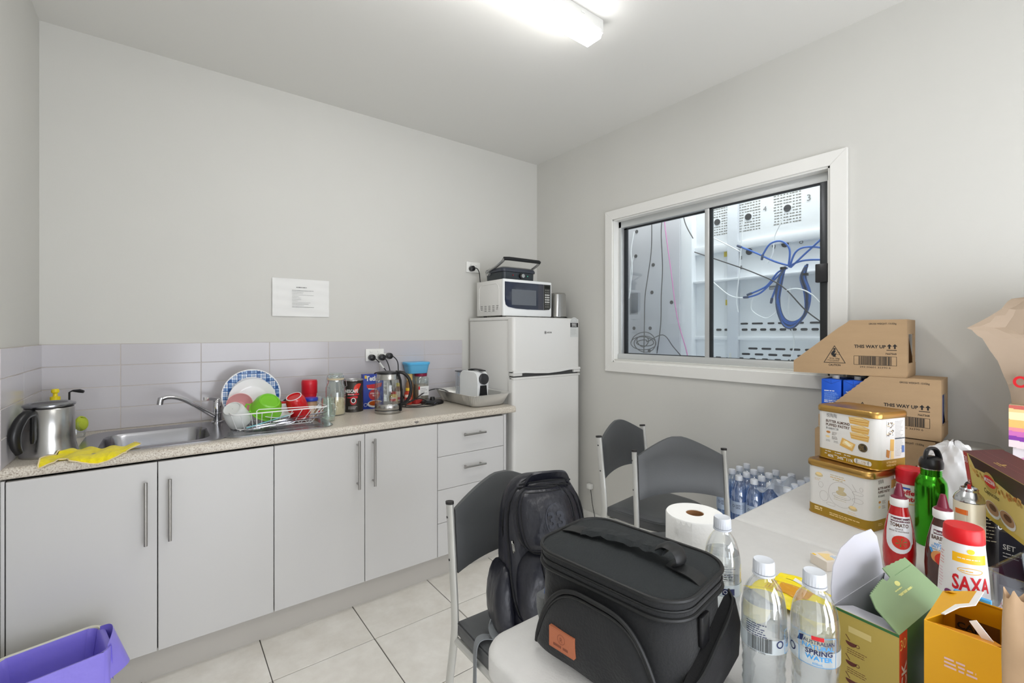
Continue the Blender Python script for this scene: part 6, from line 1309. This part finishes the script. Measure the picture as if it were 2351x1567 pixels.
# heap in front of the organiser: papers, cutlery packets
papm = M('paper_white', (224, 226, 232), .6)
t = simple_box('shoe_box', 'low dark grey box with gold emblem under the cutlery packet', 1.10, 1.26, .015, .125, TT, .812, M('card_charcoal', (66, 64, 68), .45), R(-8))
Art().ring(.02, .04, .010, .014, .003, M('emblem_gold', (206, 176, 90), .25, .8), 0).ell(.02, .056, .004, .008, M('emblem_gold'), 0).build('gold_emblem', lambda u, v, h: (.04+u, .0555+h, v), t)
Art().ring(0, .04, .010, .014, .003, M('emblem_gold'), 0).ell(0, .056, .004, .008, M('emblem_gold'), 0).build('gold_emblem', lambda u, v, h: (-.0805-h, -.02-u, v), t)
cfm = clear('crinkle_film', (225, 228, 232), .25, .8, .12, body=.2, bodycol=(150, 152, 156))
def film(x0, x1, y0, y1, zb, zt, seed, rzz=0):
    ph = [random.Random(seed).uniform(0, 6) for _ in range(4)]
    def f(u, v):
        e = (math.sin(math.pi*u)*math.sin(math.pi*v))**.4 if 0 < u < 1 and 0 < v < 1 else 0
        return (x0+(x1-x0)*u, y0+(y1-y0)*v, zb + (zt-zb)*e*(.75+.25*math.sin(19*u+7*v+ph[0])*math.sin(23*v+ph[1])) )
    return f
cpk = thing('cutlery_packet', 'crinkly clear packet of black plastic cutlery behind the salt', 'packet', (0, 0, 0))
G().sheet(film(1.16, 1.335, .0, .135, .8135, .86, 3), 40, 30, .0008).ob('film', cfm, cpk, ang=25)
for k in range(7): G().strip([(1.18, .02+k*.015, .822+.003*(k % 3)), (1.32, .03+k*.0135, .828+.003*(k % 2))], .009, .002, (0, 1, .1)).ob('plastic_fork', plb, cpk)
simple_box('receipt_pad', 'small white card leaning on the dark box in front of the cutlery packet', 1.02, 1.075, .035, .09, TT, .775, papm, R(20), 'card')
pg = G(); pg.sheet(lambda u, v: (1.34+.15*u, -.015+.085*v, TT+.116+.012*math.sin(5*u+1)*(.4+v)), 14, 10, .0008); o = pg.ob('loose_papers', papm); tag(o, 'loose white papers lying over the clear organiser', 'paper')
Art().ring(.0, .0, .010, .006, .0012, INK, 0, a0=20, a1=340).line([(.01, .0), (.03, .006), (.045, .0)], .0012, INK, 0).build('scribble', lambda u, v, h: (1.385+u, .03+v, TT+.134+h), o)
# tissue and small card at the sauces' feet
tag(G().sheet(lambda u, v: (1.27+.085*u+.02*v, .292+.075*v, TT+.0015+.006*math.sin(8*u+3*v)**2), 18, 14, .0008).ob('tissue', M('tissue_white')), 'white paper napkin lying at the foot of the tomato sauce', 'napkin')
t = simple_box('stock_box', 'small carton with food picture lying behind the open tea box', 1.345, 1.40, .425, .475, TT, .765, M('carton_peach', (232, 222, 210), .5), R(-25))
Art().poly([(-.02, -.018), (.0, -.02), (.016, .01), (-.01, .02)], pasl, 0).rect(.005, -.02, .024, .0, WHT, 1).small(.006, -.004, .015, 3, .005, .0016, CYAN, 2).rect(-.026, .012, -.02, .022, YEL, 1).build('box_print', on_top(0, 0, .025), t)
# yellow snack wrapper
yw = thing('snack_wrapper', 'empty bright yellow snack wrapper lying on the table', 'wrapper', (1.145, .432, TT), R(-12))
yfm = M('wrapper_yellow', (244, 222, 16), .25, spec=.6); 
def wrapf(u, v):
    x = (u-.5)*.15; y = (v-.5)*.165
    return (x, y, .002 + .020*abs(math.sin(3.1*u+.3))*math.sin(math.pi*v)**.5 + .004*math.sin(21*u+8*v)+.004)
G().sheet(wrapf, 30, 30, .0008).ob('foil_sheet', yfm, yw, ang=30)
a = Art(); a.rect(-.045, -.03, .012, .03, M('wrapper_orange', (214, 150, 20), .3), 0); a.rect(.03, -.06, .066, .05, WHT, 0); a.small(-.05, .05, .08, 3, .006, .002, M('wrapper_orange'))
a.build('wrapper_print', lambda u, v, h: (u, v, wrapf(u/.15+.5, v/.165+.5)[2]+h+.0006), yw, step=.008)
# ------------------------------------------------------------------ open green and gold tea box
gt = thing('tea_carton', 'open gold and green tea box with torn green flap', 'box', (.911, .291, TT), R(-95.7))
# local x along the front (to the right in view), y = depth away from camera
gw_, gd, gh = .092, .205, .140
goldc = M('tea_gold', (186, 164, 84), .38); grn = M('tea_green', (118, 142, 104), .42); grd = M('tea_green_dark', (52, 104, 56), .4); inn = M('card_white_inside', (186, 186, 194), .55); ors = M('tea_orange', (192, 60, 28), .4)
th = .0012
G().box(0, gw_, 0, th, 0, gh).ob('front_wall', goldc, gt); G().box(gw_-th, gw_, th, gd, 0, gh).ob('side_wall', grd, gt); G().box(0, th, th, gd, 0, gh).ob('side_wall', inn, gt); G().box(th, gw_-th, gd-th, gd, 0, gh).ob('back_wall', inn, gt); G().box(th, gw_-th, th, gd-th, .001, .002).ob('bottom_wall', inn, gt)
# left tall flap: rounded, standing up and slightly out
P = [(.0, 0), (gd, 0)] + [(gd-.002, .030), (gd-.010, .070), (gd-.03, .088), (gd-.10, .092), (.05, .082), (.018, .060), (.004, .03)]
G().prism(P, lambda u, v: (-.10*v, u, gh+v*.99), lambda u, v: (-.10*v-.0014, u, gh+v*.99)).ob('left_flap', inn, gt)
# front inner flap folded down into the box, back one up
G().prism([(.003, 0), (gw_-.003, 0), (gw_-.014, .055), (.012, .05)], lambda u, v: (u, th+v*.9, gh-v*.18), lambda u, v: (u, th+v*.9, gh-v*.18-.0012)).ob('front_flap', inn, gt)
G().prism([(.003, 0), (gw_-.003, 0), (gw_-.012, .05), (.012, .05)], lambda u, v: (u, gd-th-v*.85, gh-v*.4), lambda u, v: (u, gd-th-v*.85, gh-v*.4-.0012)).ob('back_flap', inn, gt)
# right flap: green, torn serrated edge, folded over the opening
q = [(0, 0), (gd, 0), (gd-.002, .045)] + ser((gd-.004, .074), (gd*.55, .078), 10, .0012) + [(gd*.53, .062), (gd*.44, .060)] + ser((gd*.42, .066), (.02, .058), 18, .0018) + [(.004, .04)]
G().prism(q, lambda u, v: (gw_-v*.78, u, gh+v*.60), lambda u, v: (gw_-v*.78-.001, u, gh+v*.60-.0014)).ob('torn_flap', grn, gt)
fn_ = lambda u, v, h: (gw_-v*.78+h*.6, u, gh+v*.60+h*.78)
a = Art(); gg = M('print_sage_gold', (196, 196, 120), .4); a.small(.088, .034, .052, 1, .006, .003, gg, 0, 1); a.small(.085, .042, .05, 2, .006, .0016, gg, 0); a.ell(.11, .05, .008, .004, gg, 0)
for k in range(12): a.rect(.125+k*.006, .060, .128+k*.006, .0608, grd, 0)
a.build('flap_print', fn_, gt)
G().box(.0, gw_, -.0008, .0, gh-.004, gh).ob('green_edge', grd, gt)
a = Art(); a.rect(.024, .108, .056, .118, M('gold_light', (214, 196, 130), .4), 0)
for k, y in enumerate((.092, .060, .030)):
    a.ell(.028, y, .008, .007, M('cup_brown', (96, 48, 40), .5), 0, a0=180, a1=360); a.ring(.037, y-.002, .003, .003, .0008, M('cup_brown'), 0); a.line([(.02, y+.010), (.026, y+.002)], .0012, M('cup_brown'), 0); a.small(.022, y-.012, .04, 3, .0035, .0009, M('cup_brown'), 0)
a.build('box_print', on_front(0, 0, 0), gt)
a = Art(); a.rect(.0, 0, .030, gh, ors, 0); a.text('30', .003, gh-.026, .016, M('strip_gold', (224, 186, 96), .4), 1, 'L', w=.022); a.text('PACK', .026, .018, .018, WHT, 1, 'L', .02, rot=90, w=.075)
a.build('strip_print', on_right(0, 0, gw_), gt)
# ------------------------------------------------------------------ yellow coffee pod box
yb = thing('pod_box', 'torn open yellow coffee box right of the green tea box', 'box', (.899, .170, TT), R(-90))
yw_, yd, yh = .082, .125, .180
yel_ = M('box_amber', (226, 166, 14), .38); yelin = M('box_amber_deep', (190, 122, 10), .45)
G().box(0, yw_, 0, th, 0, yh).ob('front_wall', yel_, yb); G().box(yw_-th, yw_, th, yd, 0, yh).ob('side_wall', yel_, yb); G().box(0, th, th, yd, 0, yh).ob('side_wall', yel_, yb); G().box(th, yw_-th, yd-th, yd, 0, yh).ob('back_wall', yel_, yb); G().box(th, yw_-th, th, yd-th, .001, .002).ob('bottom_wall', yel_, yb)
G().prism([(0, 0), (yw_*.9, 0), (yw_*.98, .02), (yw_*.8, .045), (yw_*.3, .022)], lambda u, v: (th+u*.97, th+.0003+v*.9, yh-.0006-v*.25), lambda u, v: (th+u*.97, th+.0003+v*.9, yh-v*.25-.0019)).ob('front_flap', yelin, yb)
tw = M('torn_white', (232, 228, 224), .8)
G().prism([(0, 0), (yd, 0), (yd, .050), (yd*.55, .048), (yd*.5, .030), (yd*.2, .018)], lambda u, v: (v*.8, u, yh+v*.35), lambda u, v: (v*.8, u, yh+v*.35-.0013)).ob('left_flap', yel_, yb)
G().prism([(yd, .050), (yd*.55, .048), (yd*.5, .030), (yd*.2, .018), (yd*.18, .024), (yd*.42, .038), (yd*.5, .058), (yd*.95, .060)], lambda u, v: (v*.8, u, yh+v*.35+.001), lambda u, v: (v*.8, u, yh+v*.35-.0005)).ob('torn_edge', tw, yb)
G().prism([(0, 0), (yw_, 0), (yw_*.9, .03), (yw_*.1, .028)], lambda u, v: (u, yd-v*.5, yh+v*.3), lambda u, v: (u, yd-v*.5, yh+v*.3-.0013)).ob('back_flap', yel_, yb)
G().prism([(.045, .0), (.052, .004), (.080, -.035), (.072, -.042)], lambda u, v: (u, .012+u*.2, yh+.012+v), lambda u, v: (u, .0135+u*.2, yh+.012+v)).ob('torn_strip', tw, yb)
a = Art(); a.small(.022, yh-.045, .034, 3, .0055, .0028, M('print_mauve', (226, 190, 190), .5), 0, 1); a.ell(.04, .085, .008, .006, M('bean_mauve', (150, 100, 90), .5), 0); a.small(.02, .092, .05, 2, .006, .0012, brn, 0); a.small(.02, .05, .05, 6, .006, .0012, brn, 0)
a.build('box_print', on_front(0, 0, 0), yb)
a = Art(); a.rect(.01, .04, .06, .15, M('kaf_brown', (110, 70, 20), .5), 0); a.text('CAFÉ', .012, .13, .010, INK, 1, 'L', .03); a.build('inside_print', lambda u, v, h: (.005+u, yd-th-.0005-h, v), yb)
G().box(.02, .06, .03, .10, .0025, .12, .002).ob('inner_sachets', M('sachet_brown', (96, 64, 24), .4), yb)
G().box(.012, .055, .128, .136, .0, .186, .001).ob('blue_card', M('card_blue', (60, 150, 214), .4), yb)
# printed paper sack and plastic wrapped bread bag at the bottom right
sk_ = thing('printed_sack', 'beige paper sack with orange and blue print at the right edge', 'bag', (.800, .022, TT), R(-84))
skm = M('sack_beige', (190, 158, 124), .5, var=.05, vscale=30)
def sack(u, v):
    a_ = 2*math.pi*u; w_ = .062*(1-.10*v); d_ = .030*(1-.75*v) + .002
    sx = abs(math.cos(a_))**.5*(1 if math.cos(a_) > 0 else -1); sy = abs(math.sin(a_))**.6*(1 if math.sin(a_) > 0 else -1)
    return (w_*sx + .002*math.sin(9*v+5*a_), d_*sy + .004*math.sin(12*v+2*a_)*v, .001 + .298*v + (.006*math.sin(7*a_) if v > .98 else 0))
G().sheet(sack, 44, 26).ob('paper_body', skm, sk_, ang=40)
def onsack(u, v, h): x = u; d_ = .030*(1-.75*(v/.285))+.002; return (x, -d_-h-.0045, v)
a = Art(); a.ell(-.012, .19, .016, .022, M('sack_orange', (226, 84, 40), .45), 0); a.ell(.02, .10, .024, .05, M('sack_blue', (96, 130, 190), .45), 0, a0=0, a1=360); a.ell(-.032, .235, .006, .02, M('sack_violet', (180, 130, 190), .45), 0); a.poly([(-.034, .25), (-.024, .25), (-.026, .285), (-.030, .285)], M('sack_indigo', (60, 60, 140), .45), 0)
a.build('sack_print', onsack, sk_, step=.01)
tag(G().sheet(crum(.775, .105, TT+.062, .062, .048, .066, 21, amp=.10), 56, 34).ob('bread_bag', clear('bread_film', (248, 246, 242), .12, .55, .08, body=.4, bodycol=(228, 214, 190)), ang=30), 'shiny translucent plastic bag in the bottom right corner', 'bag')
# ------------------------------------------------------------------ brown takeaway bag on two boxes by the wall
fb = simple_box('floral_box', 'white box with pale purple flower print under the sunset box', 2.135, 2.335, .005, .192, TT, .985, M('floral_white', (212, 206, 210), .4), R(0))
a = Art(); flo = M('floral_mauve', (196, 140, 176), .5)
for cx_, cy_ in ((-.07, .20), (-.03, .215), (.04, .19), (-.05, .14), (.05, .22)):
    for q in range(5): a.ell(cx_+.012*math.cos(R(q*72)), cy_+.012*math.sin(R(q*72)), .010, .005, flo, 0, 10)
a.build('flower_print', lambda u, v, h: (-.10-h, -u, v), fb)
sb = simple_box('sunset_box', 'box with yellow, pink and purple sunset print under the brown bag', 2.13, 2.34, .0, .20, .9855, 1.118, M('sunset_cream', (238, 220, 180), .4), R(0))
a = Art(); rs = random.Random(8)
for y0, y1, c in ((.122, .132, (196, 100, 90)), (.110, .122, (240, 200, 140)), (.088, .110, (246, 226, 180)), (.062, .088, (232, 186, 110)), (.052, .062, (226, 140, 150)), (.036, .052, (200, 110, 180)), (.022, .036, (130, 60, 160)), (.0, .022, (226, 210, 214))):
    m_ = M('sun_%d' % int(y0*1000), c, .45)
    a.rect(-.1, y0, .1, y1, m_, 0)
    for _ in range(3): x = rs.uniform(-.1, .02); a.rect(x, y0-.002, x+rs.uniform(.03, .08), y0+.002, m_, 1+_)
a.build('sunset_print', lambda u, v, h: (-.1055-h, -u, v), sb)
bb = thing('takeaway_bag', 'crumpled brown paper takeaway bag with red print on the right', 'bag', (2.20, .045, 1.1185))
pbm = M('brown_paper', (154, 136, 117), .75, bump=.35, scale=14, var=.03, vscale=12)
rings = [(.0, [(-.052, .150), (-.068, .09), (-.075, -.06), (-.05, -.15), (.06, -.15), (.085, .0), (.06, .14)]),
         (.10, [(-.085, .165), (-.085, .10), (-.085, -.07), (-.05, -.17), (.08, -.17), (.10, .0), (.06, .17)]),
         (.21, [(-.122, .205), (-.085, .10), (-.078, -.08), (-.05, -.18), (.08, -.18), (.11, .02), (.03, .18)]),
         (.245, [(-.142, .238), (-.085, .16), (-.07, -.08), (-.05, -.19), (.07, -.19), (.10, .03), (.0, .20)]),
         (.30, [(-.085, .17), (-.082, .14), (-.06, -.08), (-.04, -.19), (.06, -.19), (.08, .03), (.01, .15)]),
         (.335, [(-.06, .150), (-.05, .10), (-.04, -.08), (-.02, -.18), (.03, -.18), (.04, .03), (.01, .14)]),
         (.352, [(-.02, .06), (-.02, .0), (-.015, -.08), (-.01, -.14), (.01, -.14), (.012, .0), (.0, .06)])]
g = G(); g.zloft(rings); bmesh.ops.subdivide_edges(g.bm, edges=list(g.bm.edges), cuts=2, use_grid_fill=True)
rnd = random.Random(6)
for v in g.bm.verts:
    if v.co.z > .01: v.co += Vector((rnd.uniform(-1, 1), rnd.uniform(-1, 1), rnd.uniform(-1, 1)))*.0035
g.ob('paper_body', pbm, bb, ang=14)
a = Art(); a.ring(.0, .0, .016, .018, .007, RED, 0, a0=20, a1=320); a.line([(.015, -.006), (.03, .03), (.042, .05)], .006, RED, 0); a.line([(.03, .01), (.04, .0)], .006, RED, 0)
a.build('red_print', lambda u, v, h: (-.093 - h - .003, .128-u*1.0 + v*.0, .075+v), bb)
# ------------------------------------------------------------------ shrink wrapped water bottles by the right wall
wr_ = thing('bottle_pack', 'shrink wrapped lower packs of water bottles against the right wall', 'pack', (2.21, .905, 0))
wrapm = clear('shrink_wrap', (236, 242, 248), .10, .6, .08, body=.25, bodycol=(200, 212, 228))
for k in range(2):
    G().zloft([(.002+.228*k, rr(.31, .48, .03)), (.02+.228*k, rr(.325, .50, .035)), (.20+.228*k, rr(.325, .50, .035)), (.226+.228*k, rr(.30, .47, .03))]).ob('wrapped_pack', M('pack_blue', (190, 204, 224), .3, bump=.6, scale=24, var=.12, vscale=30), wr_)
BPs = [(.028, .0), (.031, .004), (.0325, .012), (.030, .05), (.032, .09), (.0325, .155), (.028, .182), (.017, .205), (.0135, .21), (.0135, .222)]
sb_ = thing('pack_bottle', 'x', 'bottle', (0, 0, 0), group='water bottles in the pack by the right wall')
G().lathe(BPs, 24, cap1=False).ob('shell', clear('pack_pet', (226, 236, 248), .12, .7, .03), sb_)
G().lathe([(.001, .002)] + [(r-.001, z) for r, z in BPs[:7]] + [(.001, .1825)], 24).ob('water', clear('pack_water', (226, 238, 252), .05, .3, .05, body=.22, bodycol=(206, 220, 240)), sb_)
G().lathe([(.0155, .216), (.0158, .22), (.0155, .2345), (.0135, .237), (.001, .237)], 20).ob('cap', capw, sb_)
a = Art(); lf = clear('pack_label', (236, 242, 248), .05, .3, .2, body=.5, bodycol=(214, 228, 244)); a.rect(-.09, .07, .09, .125, lf, 0); a.frame(-.012, .095, .018, .112, .0007, INK, 1); a.small(-.010, .109, .026, 4, .0045, .0016, INK, 1); a.ring(-.022, .105, .006, .006, .0015, INK, 1)
a.build('label', on_cyl(.0332, face_cam(1, .47)*57.3, 0), sb_, step=.008)
k = 0
names_c = ('row nearest the chair', 'second row from the chair', 'third row from the chair', 'row at the right wall'); 
for i in range(4):
    for j in range(7):
        x = 2.09 + i*.072; y = 1.103 - j*.068
        lab = 'clear water bottle in the pack by the right wall, %s, number %s from the fridge end' % (names_c[i], ('one', 'two', 'three', 'four', 'five', 'six', 'seven')[j])
        lab = 'pack water bottle by right wall, %s, %s from the fridge end' % (names_c[i], ('first', 'second', 'third', 'fourth', 'fifth', 'sixth', 'seventh')[j])
        if k == 0: sb_.location = (x, y, .4575); sb_['label'] = lab
        else: copy_tree(sb_, (x, y, .4575), 0.0, lab)
        k += 1
wf_ = G(); wf_.sheet(lambda u, v: (2.045+.29*u, .96-.2*v, .61+.085*math.sin(2.6*v+.5)*(.6+.4*math.sin(2.5*u+.5))+.012*math.sin(19*v+9*u)), 26, 26, .0006)
tag(wf_.ob('torn_wrap', clear('torn_wrap_film', (240, 244, 250), .12, .6, .1, body=.18, bodycol=(216, 226, 240)), ang=30), 'torn clear shrink wrap lying over the right end of the bottles', 'wrap')
# ------------------------------------------------------------------ bin with violet liner
bn = thing('waste_bin', 'cream rectangular bin with violet liner at the lower left', 'bin', (-.272, 1.975, 0), R(12))
cream = M('bin_cream', (222, 220, 200), .4)
def br(w, d, r=.035): return rr(w, d, r, 5)
G().zloft([(.002, br(.18, .155)), (.34, br(.238, .205)), (.346, br(.250, .217)), (.352, br(.250, .217)), (.352, br(.238, .205)), (.34, br(.232, .199)), (.01, br(.174, .149))], cap1=True).ob('bin_body', cream, bn)
lin_ = M('liner_violet', (140, 128, 226), .3, bump=1, scale=9, bdist=.006)
LP = [(p.x, p.y) for p in smooth_path([(x, y, 0) for x, y in br(.238, .205)], 4, True)]
def liner(u, v):
    P = LP[int(round(u*len(LP))) % len(LP)]; w = math.sin(u*62)*.5+math.sin(u*37+2)*.5; back = P[1] > .06
    if v < .4:
        t_ = v/.4
        if back: s_ = .955; z = .335 + .012*t_
        else: s_ = 1.075 + (1-t_)*(.03+.03*w); z = .25 + .106*t_ - .014*w*(1-t_)
    elif v < .5: s_ = .96 if back else 1.075 - (v-.4)*.9; z = .350 if back else .3585
    else:
        t_ = (v-.5)/.5; s_ = .955 - .27*t_ - .02*w*t_; z = .348 - .28*t_ + .002*w
    return (P[0]*s_, P[1]*s_, z)
n_ = len(LP); V = []; g = G()
for j in range(21): V.append([g.bm.verts.new(liner(i/n_, j/20)) for i in range(n_)])
for j in range(20):
    for i in range(n_): g.face([V[j][i], V[j][(i+1) % n_], V[j+1][(i+1) % n_], V[j+1][i]])
g.face(V[20]); g.ob('liner', lin_, bn, ang=70)
def ear(u, v): return (.118+.062*math.sin(math.pi*v)*(.35+.65*u), -.085+.14*v - .02*u, .364 - .10*u + .022*math.sin(math.pi*v)*(1-u))
G().sheet(ear, 12, 16, .0006).ob('liner_ear', lin_, bn, ang=60)
